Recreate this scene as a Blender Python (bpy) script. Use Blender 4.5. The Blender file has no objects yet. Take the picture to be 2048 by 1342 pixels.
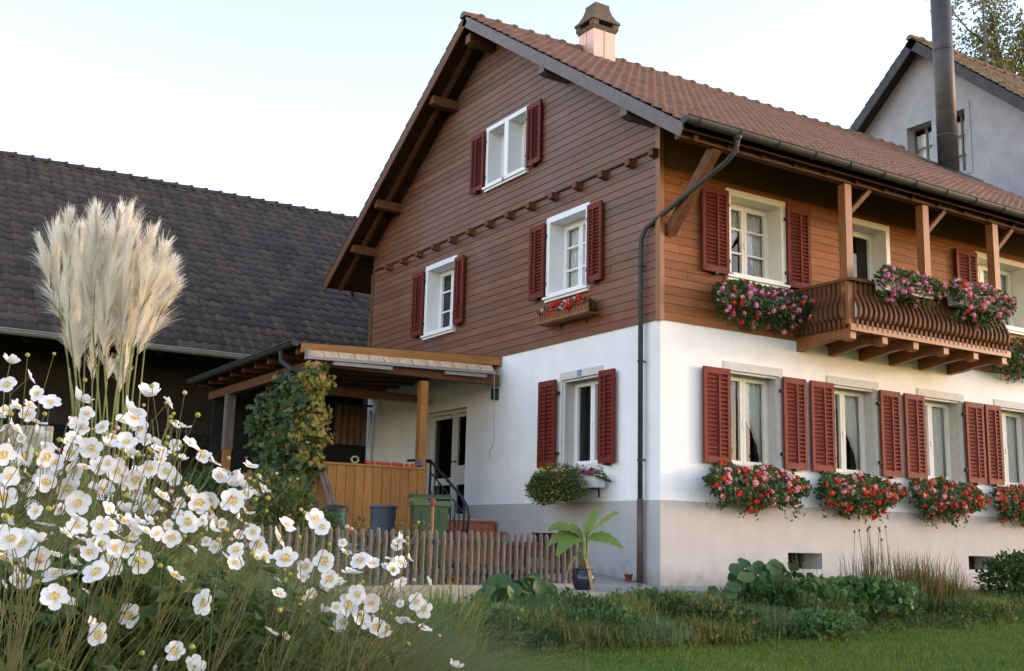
import bpy, math, random
import numpy as np
from mathutils import Vector, Matrix
random.seed(7); RNG = np.random.default_rng(11)
SC = bpy.context.scene; COL = SC.collection
rad = math.radians
# ------------------------------------------------------------------ camera
CAM = np.array([-9.339, -11.175, 0.507])
RT = np.array([0.84357, -0.53649, 0.02374]); UPV = np.array([-0.11697, -0.14041, 0.98316]); FW = np.array([0.52412, 0.83214, 0.18120])
FPX = 2238.4
cd = bpy.data.cameras.new('camera'); cam = bpy.data.objects.new('camera', cd); COL.objects.link(cam)
cam.matrix_world = Matrix(((RT[0], UPV[0], -FW[0], CAM[0]), (RT[1], UPV[1], -FW[1], CAM[1]), (RT[2], UPV[2], -FW[2], CAM[2]), (0, 0, 0, 1)))
cd.sensor_width = 36; cd.lens = FPX / 2048 * 36; cd.clip_start = 0.05; cd.clip_end = 2000
SC.camera = cam
# ------------------------------------------------------------------ light: low evening sun behind the camera on the right
SUN_EL, SUN_AZ = 6.5, 66.0            # azimuth: degrees from -Y towards +X
world = bpy.data.worlds.new("World"); SC.world = world; world.use_nodes = True
wn = world.node_tree.nodes; wl = world.node_tree.links
bg = wn['Background']; sky = wn.new('ShaderNodeTexSky'); sky.sky_type = 'NISHITA'; sky.sun_disc = False
sky.sun_elevation = rad(SUN_EL); sky.sun_rotation = rad(180 - SUN_AZ)
sky.air_density = 1.0; sky.dust_density = 0.3; sky.ozone_density = 1.0
tint = wn.new('ShaderNodeMixRGB'); tint.blend_type = 'MULTIPLY'; tint.inputs[0].default_value = 1; tint.inputs[2].default_value = (1.13, .963, 1.07, 1)
wl.new(sky.outputs[0], tint.inputs[1]); wl.new(tint.outputs[0], bg.inputs[0]); bg.inputs[1].default_value = 0.15
sl = bpy.data.lights.new('sun', 'SUN'); sun = bpy.data.objects.new('sun', sl); COL.objects.link(sun)
sl.energy = 0.22; sl.angle = rad(3); sl.color = (1.0, 0.80, 0.58)
sd = Vector((math.sin(rad(SUN_AZ)) * math.cos(rad(SUN_EL)), -math.cos(rad(SUN_AZ)) * math.cos(rad(SUN_EL)), math.sin(rad(SUN_EL))))
sun.rotation_euler = sd.to_track_quat('Z', 'Y').to_euler()
SC.view_settings.view_transform = 'Standard'; SC.view_settings.look = 'None'; SC.view_settings.gamma = 1
SC.view_settings.exposure = 2.6
SC.cycles.use_denoising = True
SC.cycles.max_bounces = 8; SC.cycles.transparent_max_bounces = 16

# ------------------------------------------------------------------ helpers
def ray(u, v): return FW + (u - 1024) / FPX * RT - (v - 671) / FPX * UPV
def at(u, v, dep): return CAM + ray(u, v) * dep
def atY(u, v, y): d = ray(u, v); return CAM + d * ((y - CAM[1]) / d[1])
def atX(u, v, x): d = ray(u, v); return CAM + d * ((x - CAM[0]) / d[0])
def depth(p): return float((np.asarray(p) - CAM) @ FW)

def sstep(a, b, x):
    t = np.clip((x - a) / (b - a), 0, 1); return t * t * (3 - 2 * t)
def ground_z(x, y):
    x = np.asarray(x, float); y = np.asarray(y, float)
    s = -y
    z = np.interp(s, [-60, -1.0, 0.0, 1.25, 1.9, 3.0, 11.0, 14, 60], [0.1, 0.05, -0.1, -0.12, -0.2, -0.36, -0.95, -1.05, -1.6])
    # in front of the fenced garden the ground runs level
    k = sstep(-2.0, -3.5, x) * sstep(-0.3, -0.6, y)
    z2 = np.interp(s, [0.0, 2.2, 6, 11, 60], [-0.12, -0.2, -0.5, -0.95, -1.6])
    return z * (1 - k) + z2 * k

def nmesh(name, V, F):
    V = np.asarray(V, np.float32).reshape(-1, 3); F = np.asarray(F, np.int32)
    me = bpy.data.meshes.new(name)
    me.vertices.add(len(V)); me.vertices.foreach_set('co', V.ravel())
    k = F.shape[1]; me.loops.add(F.size); me.loops.foreach_set('vertex_index', F.ravel())
    me.polygons.add(len(F)); me.polygons.foreach_set('loop_start', np.arange(0, F.size, k, dtype=np.int32))
    me.update(calc_edges=True); me.validate()
    return me

def root_of(o):
    while o.parent: o = o.parent
    return o
def link(name, me, m, parent=None, smooth=False):
    if m is not None and not me.materials: me.materials.append(m)
    if smooth: me.polygons.foreach_set('use_smooth', np.ones(len(me.polygons), bool))
    o = bpy.data.objects.new(name, me); COL.objects.link(o)
    if parent is not None: o.parent = parent
    return o
def inst(name, me, parent, loc=(0, 0, 0), rot=(0, 0, 0), scale=1.0):
    o = bpy.data.objects.new(name, me); COL.objects.link(o); o.parent = parent
    o.location = loc; o.rotation_euler = rot
    o.scale = (scale,) * 3 if not hasattr(scale, '__len__') else scale
    return o
def tag(o, label=None, cat=None, group=None, kind=None):
    if label: o['label'] = label
    if cat: o['category'] = cat
    if group: o['group'] = group
    if kind: o['kind'] = kind
    return o
def thing(name, loc, label, cat, group=None):
    o = bpy.data.objects.new(name, None); COL.objects.link(o); o.location = [float(c) for c in loc]; o.empty_display_size = .2
    return tag(o, label, cat, group)

class MB:
    """collects polygons in world space; build() links them as one mesh"""
    def __init__(s): s.v = []; s.f = []
    def poly(s, pts):
        n = len(s.v); s.v += [tuple(map(float, p)) for p in pts]; s.f.append(tuple(range(n, n + len(pts)))); return s
    def hexa(s, P):      # 8 corners: 0-3 one face ring, 4-7 opposite ring
        n = len(s.v); s.v += [tuple(map(float, p)) for p in P]
        for q in ((3, 2, 1, 0), (4, 5, 6, 7), (0, 1, 5, 4), (1, 2, 6, 5), (2, 3, 7, 6), (3, 0, 4, 7)): s.f.append(tuple(n + i for i in q))
        return s
    def box(s, x0, x1, y0, y1, z0, z1):
        return s.hexa([(x0, y0, z0), (x1, y0, z0), (x1, y1, z0), (x0, y1, z0), (x0, y0, z1), (x1, y0, z1), (x1, y1, z1), (x0, y1, z1)])
    def mbox(s, M, a0, a1, o0, o1, z0, z1):
        return s.hexa([M(a0, o0, z0), M(a1, o0, z0), M(a1, o1, z0), M(a0, o1, z0), M(a0, o0, z1), M(a1, o0, z1), M(a1, o1, z1), M(a0, o1, z1)])
    def beam(s, p, q, w, h, up=(0, 0, 1)):
        p = Vector(p); q = Vector(q); d = (q - p).normalized(); a = d.cross(Vector(up)).normalized(); b = a.cross(d).normalized()
        P = []
        for c in (p, q): P += [c - a * w / 2 - b * h / 2, c + a * w / 2 - b * h / 2, c + a * w / 2 + b * h / 2, c - a * w / 2 + b * h / 2]
        return s.hexa(P)
    def tube(s, pts, r, n=8, cap=True):
        pts = [Vector(p) for p in pts]; rs = r if hasattr(r, '__len__') else [r] * len(pts)
        base = len(s.v); prev = None
        for i, p in enumerate(pts):
            d = (pts[min(i + 1, len(pts) - 1)] - pts[max(i - 1, 0)]).normalized()
            ref = prev if prev is not None else (Vector((0, 0, 1)) if abs(d.z) < .9 else Vector((1, 0, 0)))
            a = d.cross(ref).normalized()
            if a.length < .5: a = d.cross(Vector((0, 1, 0))).normalized()
            b = a.cross(d).normalized(); prev = b
            for k in range(n):
                t = 2 * math.pi * k / n; q = p + (a * math.cos(t) + b * math.sin(t)) * rs[i]; s.v.append(tuple(q))
        for i in range(len(pts) - 1):
            for k in range(n):
                k2 = (k + 1) % n; s.f.append((base + i * n + k, base + i * n + k2, base + (i + 1) * n + k2, base + (i + 1) * n + k))
        if cap:
            s.f.append(tuple(base + k for k in reversed(range(n)))); s.f.append(tuple(base + (len(pts) - 1) * n + k for k in range(n)))
        return s
    def lathe(s, c, prof, n=20, cap=True):
        base = len(s.v)
        for r, z in prof:
            for k in range(n):
                t = 2 * math.pi * k / n; s.v.append((c[0] + r * math.cos(t), c[1] + r * math.sin(t), c[2] + z))
        for i in range(len(prof) - 1):
            for k in range(n):
                k2 = (k + 1) % n; s.f.append((base + i * n + k, base + i * n + k2, base + (i + 1) * n + k2, base + (i + 1) * n + k))
        if cap:
            s.f.append(tuple(base + k for k in reversed(range(n)))); s.f.append(tuple(base + (len(prof) - 1) * n + k for k in range(n)))
        return s
    def prism(s, prof, fn, t0, t1):    # prof: list of 2D points, fn(p, t) -> xyz
        n = len(s.v); k = len(prof)
        s.v += [tuple(map(float, fn(p, t0))) for p in prof] + [tuple(map(float, fn(p, t1))) for p in prof]
        s.f.append(tuple(range(n, n + k))); s.f.append(tuple(range(n + 2 * k - 1, n + k - 1, -1)))
        for i in range(k): j = (i + 1) % k; s.f.append((n + j, n + i, n + k + i, n + k + j))
        return s
    def mesh(s, name, org=(0, 0, 0)):
        me = bpy.data.meshes.new(name)
        me.from_pydata([(a - org[0], b - org[1], c - org[2]) for a, b, c in s.v], [], s.f); me.update(); return me
    def build(s, name, m, parent=None, smooth=False):
        org = (0, 0, 0)
        if parent is not None: org = root_of(parent).location
        return link(name, s.mesh(name, org), m, parent, smooth)

def nbuild(name, V, F, m, parent=None, smooth=False):
    V = np.asarray(V, float).reshape(-1, 3)
    if parent is not None: V = V - np.array(root_of(parent).location)
    return link(name, nmesh(name, V, F), m, parent, smooth)

# ------------------------------------------------------------------ materials
def mat(name, cols, rough=.6, nscale=6.0, stretch=(1, 1, 1), detail=5, bump=0.0, bscale=60.0, bstretch=None, spec=.3, island=0.0, metal=0.0, trans=0.0, coat=0.0, cols2=None, n2=1.5, isl_ramp=False, bdist=.01, grad=None, streak=0, dirt=None):
    """cols: list of (position, rgb) driven by noise (or by a random number per leaf/board when isl_ramp)"""
    m = bpy.data.materials.new(name); m.use_nodes = True; nt = m.node_tree; N = nt.nodes; L = nt.links
    bs = N['Principled BSDF']; out = N['Material Output']
    tc = N.new('ShaderNodeTexCoord'); mp = N.new('ShaderNodeMapping'); mp.inputs['Scale'].default_value = stretch
    L.new(tc.outputs['Object'], mp.inputs[0])
    no = N.new('ShaderNodeTexNoise'); no.inputs['Scale'].default_value = nscale; no.inputs['Detail'].default_value = detail; no.inputs['Roughness'].default_value = .6
    L.new(mp.outputs[0], no.inputs['Vector'])
    geo = N.new('ShaderNodeNewGeometry')
    cr = N.new('ShaderNodeValToRGB')
    def setramp(cr, cols):
        el = cr.color_ramp.elements
        while len(el) > 1: el.remove(el[-1])
        el[0].position = cols[0][0]; el[0].color = (*cols[0][1], 1)
        for p, c in cols[1:]: e = el.new(p); e.color = (*c, 1)
    if len(cols) == 1: cols = [(0, cols[0][1]), (1, cols[0][1])]
    setramp(cr, cols)
    if isl_ramp:
        mx = N.new('ShaderNodeMath'); mx.operation = 'MULTIPLY_ADD'; mx.inputs[1].default_value = .35; mx.inputs[2].default_value = -.17
        L.new(no.outputs['Fac'], mx.inputs[0]); ad = N.new('ShaderNodeMath'); ad.operation = 'ADD'
        L.new(mx.outputs[0], ad.inputs[0]); L.new(geo.outputs['Random Per Island'], ad.inputs[1]); L.new(ad.outputs[0], cr.inputs[0])
    else: L.new(no.outputs['Fac'], cr.inputs[0])
    colr = cr.outputs[0]
    if cols2:
        n2n = N.new('ShaderNodeTexNoise'); n2n.inputs['Scale'].default_value = n2; n2n.inputs['Detail'].default_value = 4
        L.new(tc.outputs['Object'], n2n.inputs['Vector'])
        mr = N.new('ShaderNodeMapRange'); mr.inputs[1].default_value = cols2[1]; mr.inputs[2].default_value = cols2[2]; mr.inputs[4].default_value = cols2[3]
        fac = n2n.outputs['Fac']
        if grad:
            dv = N.new('ShaderNodeVectorMath'); dv.operation = 'DOT_PRODUCT'; dv.inputs[1].default_value = grad[:3]; L.new(tc.outputs['Object'], dv.inputs[0])
            g1 = N.new('ShaderNodeMath'); g1.inputs[1].default_value = grad[3]; L.new(dv.outputs['Value'], g1.inputs[0]); g1.use_clamp = True
            g2 = N.new('ShaderNodeMath'); g2.operation = 'MULTIPLY_ADD'; g2.inputs[1].default_value = .5; L.new(g1.outputs[0], g2.inputs[0]); L.new(fac, g2.inputs[2]); fac = g2.outputs[0]
        L.new(fac, mr.inputs[0])
        mi = N.new('ShaderNodeMixRGB'); L.new(mr.outputs[0], mi.inputs[0]); L.new(colr, mi.inputs[1]); mi.inputs[2].default_value = (*cols2[0], 1); colr = mi.outputs[0]
    if streak:
        ms_ = N.new('ShaderNodeMapping'); ms_.inputs['Scale'].default_value = (4, 4, .3); L.new(tc.outputs['Object'], ms_.inputs[0]); ns_ = N.new('ShaderNodeTexNoise'); ns_.inputs['Scale'].default_value = 1.6; ns_.inputs['Detail'].default_value = 6; L.new(ms_.outputs[0], ns_.inputs['Vector'])
        rs_ = N.new('ShaderNodeMapRange'); rs_.inputs[1].default_value = .5; rs_.inputs[2].default_value = .78; rs_.inputs[4].default_value = streak; L.new(ns_.outputs['Fac'], rs_.inputs[0])
        mi2 = N.new('ShaderNodeMixRGB'); L.new(rs_.outputs[0], mi2.inputs[0]); L.new(colr, mi2.inputs[1]); mi2.inputs[2].default_value = (.42, .39, .35, 1); colr = mi2.outputs[0]
    if dirt:
        sx_ = N.new('ShaderNodeSeparateXYZ'); L.new(tc.outputs['Object'], sx_.inputs[0]); nd_ = N.new('ShaderNodeTexNoise'); nd_.inputs['Scale'].default_value = 5; nd_.inputs['Detail'].default_value = 7; L.new(tc.outputs['Object'], nd_.inputs['Vector'])
        ad_ = N.new('ShaderNodeMath'); ad_.operation = 'MULTIPLY_ADD'; ad_.inputs[1].default_value = -.55; L.new(nd_.outputs['Fac'], ad_.inputs[0]); L.new(sx_.outputs['Z'], ad_.inputs[2])
        rd_ = N.new('ShaderNodeMapRange'); rd_.inputs[1].default_value = dirt[1]; rd_.inputs[2].default_value = dirt[2]; rd_.inputs[3].default_value = dirt[3]; rd_.inputs[4].default_value = 0; L.new(ad_.outputs[0], rd_.inputs[0])
        mi3 = N.new('ShaderNodeMixRGB'); L.new(rd_.outputs[0], mi3.inputs[0]); L.new(colr, mi3.inputs[1]); mi3.inputs[2].default_value = (*dirt[0], 1); colr = mi3.outputs[0]
    if island:
        hs = N.new('ShaderNodeHueSaturation'); ml = N.new('ShaderNodeMapRange'); ml.inputs[3].default_value = 1 - island; ml.inputs[4].default_value = 1 + island
        L.new(geo.outputs['Random Per Island'], ml.inputs[0]); L.new(ml.outputs[0], hs.inputs['Value']); L.new(colr, hs.inputs['Color']); colr = hs.outputs[0]
    L.new(colr, bs.inputs['Base Color'])
    bs.inputs['Roughness'].default_value = rough; bs.inputs['Specular IOR Level'].default_value = spec; bs.inputs['Metallic'].default_value = metal
    if coat: bs.inputs['Coat Weight'].default_value = coat; bs.inputs['Coat Roughness'].default_value = .3
    if bump:
        mp2 = N.new('ShaderNodeMapping'); mp2.inputs['Scale'].default_value = bstretch or stretch; L.new(tc.outputs['Object'], mp2.inputs[0])
        nb = N.new('ShaderNodeTexNoise'); nb.inputs['Scale'].default_value = bscale; nb.inputs['Detail'].default_value = 4; L.new(mp2.outputs[0], nb.inputs['Vector'])
        bp = N.new('ShaderNodeBump'); bp.inputs['Strength'].default_value = bump; bp.inputs['Distance'].default_value = bdist
        L.new(nb.outputs['Fac'], bp.inputs['Height']); L.new(bp.outputs[0], bs.inputs['Normal'])
    if trans:
        tr = N.new('ShaderNodeBsdfTranslucent'); L.new(colr, tr.inputs[0]); ms = N.new('ShaderNodeMixShader'); ms.inputs[0].default_value = trans
        L.new(bs.outputs[0], ms.inputs[1]); L.new(tr.outputs[0], ms.inputs[2]); L.new(ms.outputs[0], out.inputs[0])
    return m
def two(c, k=.75): return [(.3, tuple(x * k for x in c)), (.7, c)]

M = {}
M['plaster'] = mat('white plaster', [(.3, (.74, .74, .74)), (.7, (.82, .82, .81))], rough=.9, nscale=2.5, bump=.25, bscale=120, cols2=((.60, .575, .54), .55, .8, .40), n2=1.1, streak=.10)
M['plinth'] = mat('grey plinth paint', [(.3, (.39, .38, .365)), (.7, (.455, .44, .42))], rough=.9, nscale=3, bump=.25, bscale=120, cols2=((.35, .335, .31), .5, .8, .45), n2=1.3, streak=.15, dirt=((.20, .18, .15), -.38, -.02, .75))
wst = (3, 3, 26)
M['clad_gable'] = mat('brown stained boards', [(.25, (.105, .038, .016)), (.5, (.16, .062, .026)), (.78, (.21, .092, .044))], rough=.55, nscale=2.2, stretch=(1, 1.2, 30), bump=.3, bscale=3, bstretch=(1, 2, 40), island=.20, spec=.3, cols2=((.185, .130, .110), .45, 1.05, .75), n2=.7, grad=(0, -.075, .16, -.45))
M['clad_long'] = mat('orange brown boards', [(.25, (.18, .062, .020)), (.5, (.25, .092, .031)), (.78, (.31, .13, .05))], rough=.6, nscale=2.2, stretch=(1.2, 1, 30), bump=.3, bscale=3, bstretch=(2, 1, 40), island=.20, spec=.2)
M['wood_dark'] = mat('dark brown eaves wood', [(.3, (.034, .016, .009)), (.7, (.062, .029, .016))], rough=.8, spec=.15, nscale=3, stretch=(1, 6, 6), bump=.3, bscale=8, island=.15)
M['wood_mid'] = mat('brown beam wood', [(.3, (.095, .038, .017)), (.7, (.165, .070, .031))], rough=.65, spec=.2, nscale=4, stretch=(2, 2, 2), bump=.3, bscale=15, island=.1)
M['wood_orange'] = mat('orange varnished wood', [(.3, (.19, .072, .022)), (.7, (.29, .115, .036))], rough=.5, nscale=3, stretch=(6, 6, 1), bump=.2, bscale=10, island=.12, spec=.4)
M['wood_beam_x'] = mat('orange varnished beam', [(.3, (.19, .072, .022)), (.7, (.29, .115, .036))], rough=.5, nscale=3, stretch=(1, 6, 6), bump=.2, bscale=10, island=.12, spec=.4)
M['wood_grey'] = mat('weathered grey wood', [(.25, (.085, .067, .053)), (.5, (.14, .112, .09)), (.8, (.22, .185, .155))], rough=.85, nscale=4, stretch=(8, 8, 1), bump=.5, bscale=20, bstretch=(6, 6, 1), island=.25)
M['panel_wood'] = mat('honey varnished planks', [(.3, (.27, .115, .030)), (.7, (.40, .175, .048))], rough=.55, nscale=3, stretch=(6, 6, 1), bump=.2, bscale=10, island=.12, spec=.25)
M['panel_beam'] = mat('honey varnished beam', [(.3, (.27, .115, .030)), (.7, (.40, .175, .048))], rough=.55, nscale=3, stretch=(1, 6, 6), bump=.2, bscale=10, island=.12, spec=.25)
M['barge_dark'] = mat('dark bargeboard', [(.3, (.035, .033, .036)), (.7, (.06, .056, .06))], rough=.7, nscale=4)
M['barge'] = mat('weathered bargeboard', [(.3, (.105, .083, .078)), (.7, (.165, .132, .125))], rough=.6, nscale=4, stretch=(3, 3, 3), bump=.3, bscale=20, spec=.4)
M['tile'] = mat('clay roof tiles', [(0, (.142, .076, .053)), (.35, (.178, .094, .064)), (.7, (.210, .113, .077)), (1, (.160, .092, .068))], rough=.75, nscale=18, isl_ramp=True, bump=.3, bscale=90, cols2=((.17, .12, .08), .55, .8, .5), n2=1.1)
M['tile_ridge'] = mat('mossy ridge tiles', [(.3, (.10, .075, .045)), (.55, (.20, .105, .06)), (.8, (.12, .11, .05))], rough=.85, nscale=9, bump=.5, bscale=50)
M['tile_barn'] = mat('dark barn tiles', [(0, (.040, .033, .027)), (.5, (.060, .048, .039)), (1, (.086, .064, .048))], rough=.8, nscale=12, isl_ramp=True, bump=.4, bscale=70, cols2=((.10, .07, .05), .5, .8, .5), n2=.6)
M['tile_old'] = mat('old brown tiles', [(0, (.09, .07, .045)), (.5, (.14, .105, .065)), (1, (.18, .14, .09))], rough=.85, nscale=12, isl_ramp=True, bump=.4, bscale=70)
M['white_paint'] = mat('white window paint', two((.80, .80, .79), .95), rough=.4, nscale=4, spec=.4, bump=.05, bscale=30)
M['cream_paint'] = mat('cream window paint', two((.76, .74, .66), .95), rough=.45, nscale=4, spec=.4)
M['stone_grey'] = mat('grey stone surround', [(.3, (.50, .49, .465)), (.7, (.58, .57, .54))], rough=.85, nscale=12, bump=.2, bscale=150)
M['shutter'] = mat('oxblood shutter paint', [(.3, (.115, .0185, .0125)), (.7, (.155, .028, .018))], rough=.6, nscale=5, spec=.15, bump=.1, bscale=40, island=.1)
M['zinc'] = mat('dark patinated gutter', [(.3, (.030, .033, .033)), (.7, (.055, .058, .056))], rough=.6, nscale=6, spec=.3, bump=.05)
M['copper_brown'] = mat('brown copper pipe', [(.3, (.075, .045, .034)), (.7, (.12, .072, .052))], rough=.5, nscale=6, spec=.3)
M['copper'] = mat('pale copper cladding', [(.3, (.56, .32, .23)), (.7, (.74, .48, .37))], rough=.5, nscale=5, stretch=(8, 8, 1), metal=.3, spec=.5, bump=.1)
M['steel_pipe'] = mat('dull steel flue', [(.3, (.045, .043, .043)), (.7, (.075, .068, .064))], rough=.5, nscale=3, metal=.2, stretch=(1, 1, 3))
M['concrete_moss'] = mat('mossy concrete', [(.25, (.075, .06, .040)), (.5, (.13, .10, .066)), (.8, (.085, .082, .045))], rough=.95, nscale=9, bump=.6, bscale=60)
M['dark'] = mat('dark interior', [(0, (.012, .011, .010)), (1, (.02, .018, .016))], rough=.9)
M['room'] = mat('dim room', [(0, (.035, .032, .03)), (1, (.06, .055, .05))], rough=.9)
M['dark_wood'] = mat('old dark barn boards', [(.3, (.022, .016, .012)), (.7, (.045, .032, .022))], rough=.9, nscale=4, stretch=(8, 8, 1), bump=.4, island=.2)
M['curtain'] = mat('white curtain', two((.86, .85, .81), .96), rough=.9, nscale=5, trans=.25)
M['lace'] = mat('lace curtain', [(.40, (.72, .71, .66)), (.55, (.88, .87, .83))], rough=.9, nscale=30, trans=.25)
M['render_grey'] = mat('lilac grey render', [(.3, (.29, .285, .30)), (.7, (.36, .35, .365))], rough=.95, nscale=3, bump=.9, bscale=28, bdist=.03, cols2=((.26, .25, .26), .5, .8, .5), n2=.5)
M['iron'] = mat('wrought iron', two((.035, .037, .042)), rough=.5, metal=.4)
M['terracotta'] = mat('terracotta step tiles', [(.3, (.26, .085, .045)), (.7, (.36, .13, .07))], rough=.6, nscale=10, bump=.1, island=.12)
M['paving'] = mat('pale concrete paving', [(.3, (.22, .205, .19)), (.7, (.33, .31, .285))], rough=.9, nscale=8, bump=.3, bscale=90, cols2=((.17, .155, .14), .5, .75, .5), n2=1.2)
M['kerb'] = mat('kerb stone', [(.3, (.20, .19, .175)), (.7, (.36, .34, .31))], rough=.9, nscale=14, bump=.4, bscale=70)
M['stone_wall'] = mat('pale sandstone', [(.3, (.33, .27, .21)), (.7, (.46, .39, .31))], rough=.95, nscale=9, bump=.6, bscale=50, cols2=((.20, .17, .13), .5, .8, .5), n2=3)
M['soil'] = mat('garden soil', [(.3, (.030, .023, .016)), (.7, (.07, .052, .036))], rough=1, nscale=20, bump=.8, bscale=40)
M['lawn'] = mat('lawn turf', [(.3, (.034, .070, .010)), (.7, (.070, .120, .018))], rough=.95, spec=.05, nscale=14, bump=.6, bscale=200, cols2=((.08, .115, .022), .45, .75, .5), n2=.8)
M['bin'] = mat('green bin plastic', two((.038, .078, .032), .85), rough=.45, nscale=5, spec=.4)
M['bin_rim'] = mat('light green bin rim', two((.06, .115, .045), .85), rough=.45, nscale=5, spec=.4)
M['barrel_green'] = mat('green barrel plastic', two((.02, .10, .07), .8), rough=.45, nscale=5)
M['barrel_grey'] = mat('blue grey tub plastic', two((.06, .075, .10), .8), rough=.4, nscale=5)
M['black_lid'] = mat('black plastic lid', two((.02, .02, .022)), rough=.5)
M['glaze'] = mat('dark blue glaze', two((.018, .024, .04), .7), rough=.18, spec=.6, nscale=8)
M['awning'] = mat('cream awning cloth', [(.3, (.66, .46, .28)), (.7, (.84, .62, .40))], rough=.9, nscale=14, trans=.2, island=.08)
M['alu'] = mat('aluminium profile', two((.30, .29, .28), .9), rough=.5, metal=.2)
M['tomato'] = mat('tomato skin', two((.55, .045, .02), .8), rough=.3, spec=.5, nscale=6, island=.15)
M['blue_glass'] = mat('blue bottle', two((.03, .04, .22)), rough=.2, spec=.6)
M['straw'] = mat('straw ring', two((.50, .42, .25), .7), rough=.9, nscale=40)
M['clay_pot'] = mat('red clay pot', two((.22, .05, .03), .8), rough=.7)
M['box_white'] = mat('white planter plastic', two((.62, .61, .58), .9), rough=.5)
M['box_brown'] = mat('brown planter', two((.10, .045, .025), .8), rough=.7)
M['curt_brown'] = mat('brown cloth panel', [(.3, (.12, .065, .045)), (.7, (.19, .11, .075))], rough=.9, nscale=3, stretch=(6, 6, 1))
M['number_blue'] = mat('house number plate', two((.30, .36, .46), .9), rough=.3)
M['number_ink'] = mat('number ink', two((.03, .05, .14)), rough=.4)
# foliage
def leafm(name, cols, trans=.35, rough=.55): return mat(name, cols, rough=rough, nscale=3.0, isl_ramp=True, trans=trans, spec=.3)
M['leaf_ger'] = leafm('geranium leaves', [(0, (.028, .065, .016)), (.5, (.052, .108, .026)), (1, (.095, .16, .042))])
M['leaf_vine_y'] = leafm('yellowing vine leaves', [(0, (.09, .14, .03)), (.3, (.24, .25, .045)), (.65, (.46, .36, .075)), (.88, (.52, .29, .075)), (1, (.55, .34, .19))])
M['leaf_vine_g'] = leafm('green vine leaves', [(0, (.025, .060, .018)), (.6, (.055, .10, .026)), (.9, (.11, .14, .035)), (1, (.26, .19, .05))])
M['leaf_shrub'] = leafm('shrub leaves', [(0, (.04, .08, .022)), (.6, (.08, .13, .034)), (.88, (.15, .16, .042)), (1, (.30, .16, .055))])
M['leaf_dark'] = leafm('dark shrub leaves', [(0, (.022, .050, .013)), (.6, (.042, .088, .021)), (1, (.075, .13, .036))])
M['leaf_mid'] = leafm('cranesbill leaves', [(0, (.040, .095, .025)), (.6, (.075, .155, .042)), (1, (.13, .21, .07))])
M['leaf_big'] = leafm('large round leaves', [(0, (.030, .075, .022)), (.6, (.055, .115, .032)), (1, (.11, .16, .045))], trans=.25)
M['leaf_fine'] = leafm('feathery foliage', [(0, (.07, .11, .022)), (.5, (.14, .19, .040)), (.85, (.22, .25, .065)), (1, (.34, .29, .10))], trans=.45)
M['leaf_fine_blue'] = leafm('grey green feathery foliage', [(0, (.055, .10, .032)), (.6, (.11, .175, .06)), (1, (.19, .25, .10))])
M['leaf_fine_dry'] = leafm('drying feathery foliage', [(0, (.07, .10, .022)), (.55, (.13, .17, .038)), (.85, (.20, .19, .055)), (1, (.28, .19, .07))])
M['leaf_anem'] = leafm('anemone leaves', [(0, (.065, .12, .035)), (.6, (.13, .19, .055)), (1, (.21, .26, .085))])
M['grass_blade'] = leafm('lawn blades', [(0, (.065, .115, .012)), (.6, (.118, .185, .020)), (1, (.20, .25, .04))], trans=.35)
M['grass_tall'] = leafm('tall meadow grass', [(0, (.08, .12, .028)), (.5, (.15, .19, .048)), (.8, (.23, .25, .08)), (1, (.36, .31, .13))])
M['grass_brown'] = leafm('browning grass', [(0, (.06, .095, .025)), (.45, (.11, .12, .032)), (.75, (.20, .12, .04)), (1, (.27, .16, .065))])
M['grass_lily'] = leafm('daylily blades', [(0, (.08, .14, .028)), (.6, (.15, .22, .045)), (1, (.32, .27, .07))])
M['leaf_banana'] = leafm('banana leaves', [(0, (.09, .16, .035)), (.6, (.16, .24, .055)), (1, (.25, .30, .09))], trans=.4)
M['banana_dry'] = leafm('dry banana sheath', [(0, (.22, .15, .06)), (1, (.40, .30, .15))])
M['leaf_tree'] = leafm('thin autumn crown', [(0, (.10, .12, .035)), (.5, (.17, .18, .055)), (1, (.26, .24, .08))])
M['bark'] = mat('bark', two((.09, .07, .05), .6), rough=.95, nscale=14, bump=.6)
M['stem'] = mat('brown green stems', [(.3, (.08, .09, .03)), (.7, (.15, .15, .06))], rough=.8, nscale=10)
M['stem_green'] = mat('green stems', [(.3, (.12, .15, .05)), (.7, (.22, .23, .09))], rough=.7, nscale=10)
M['petal_white'] = mat('white petals', [(.3, (.80, .79, .77)), (.7, (.86, .86, .85))], rough=.7, nscale=30, trans=.30)
M['petal_centre'] = mat('yellow stamens', two((.82, .56, .06), .85), rough=.8, nscale=200)
M['bud'] = mat('green yellow buds', two((.33, .32, .06), .8), rough=.7)
M['bud_pink'] = mat('pale pink buds', two((.62, .42, .36), .85), rough=.7, trans=.2)
M['fl_red'] = mat('red blooms', [(0, (.62, .025, .012)), (1, (.85, .09, .045))], rough=.7, isl_ramp=True, trans=.25)
M['fl_pink'] = mat('pink blooms', [(0, (.75, .22, .27)), (1, (.92, .48, .50))], rough=.7, isl_ramp=True, trans=.25)
M['fl_magenta'] = mat('magenta pink blooms', [(0, (.68, .17, .38)), (1, (.88, .40, .58))], rough=.7, isl_ramp=True, trans=.25)
M['fl_purple'] = mat('crimson petunias', [(0, (.32, .015, .09)), (1, (.50, .05, .18))], rough=.7, isl_ramp=True, trans=.25)
M['fl_yellow'] = mat('yellow blooms', [(0, (.42, .28, .02)), (1, (.62, .42, .05))], rough=.7, isl_ramp=True, trans=.2)
M['fl_white'] = mat('small white blooms', [(0, (.70, .70, .70)), (1, (.82, .82, .82))], rough=.7, isl_ramp=True, trans=.25)
M['fl_orange'] = mat('orange nasturtium', [(0, (.65, .09, .01)), (1, (.78, .18, .02))], rough=.7, isl_ramp=True, trans=.25)
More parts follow.
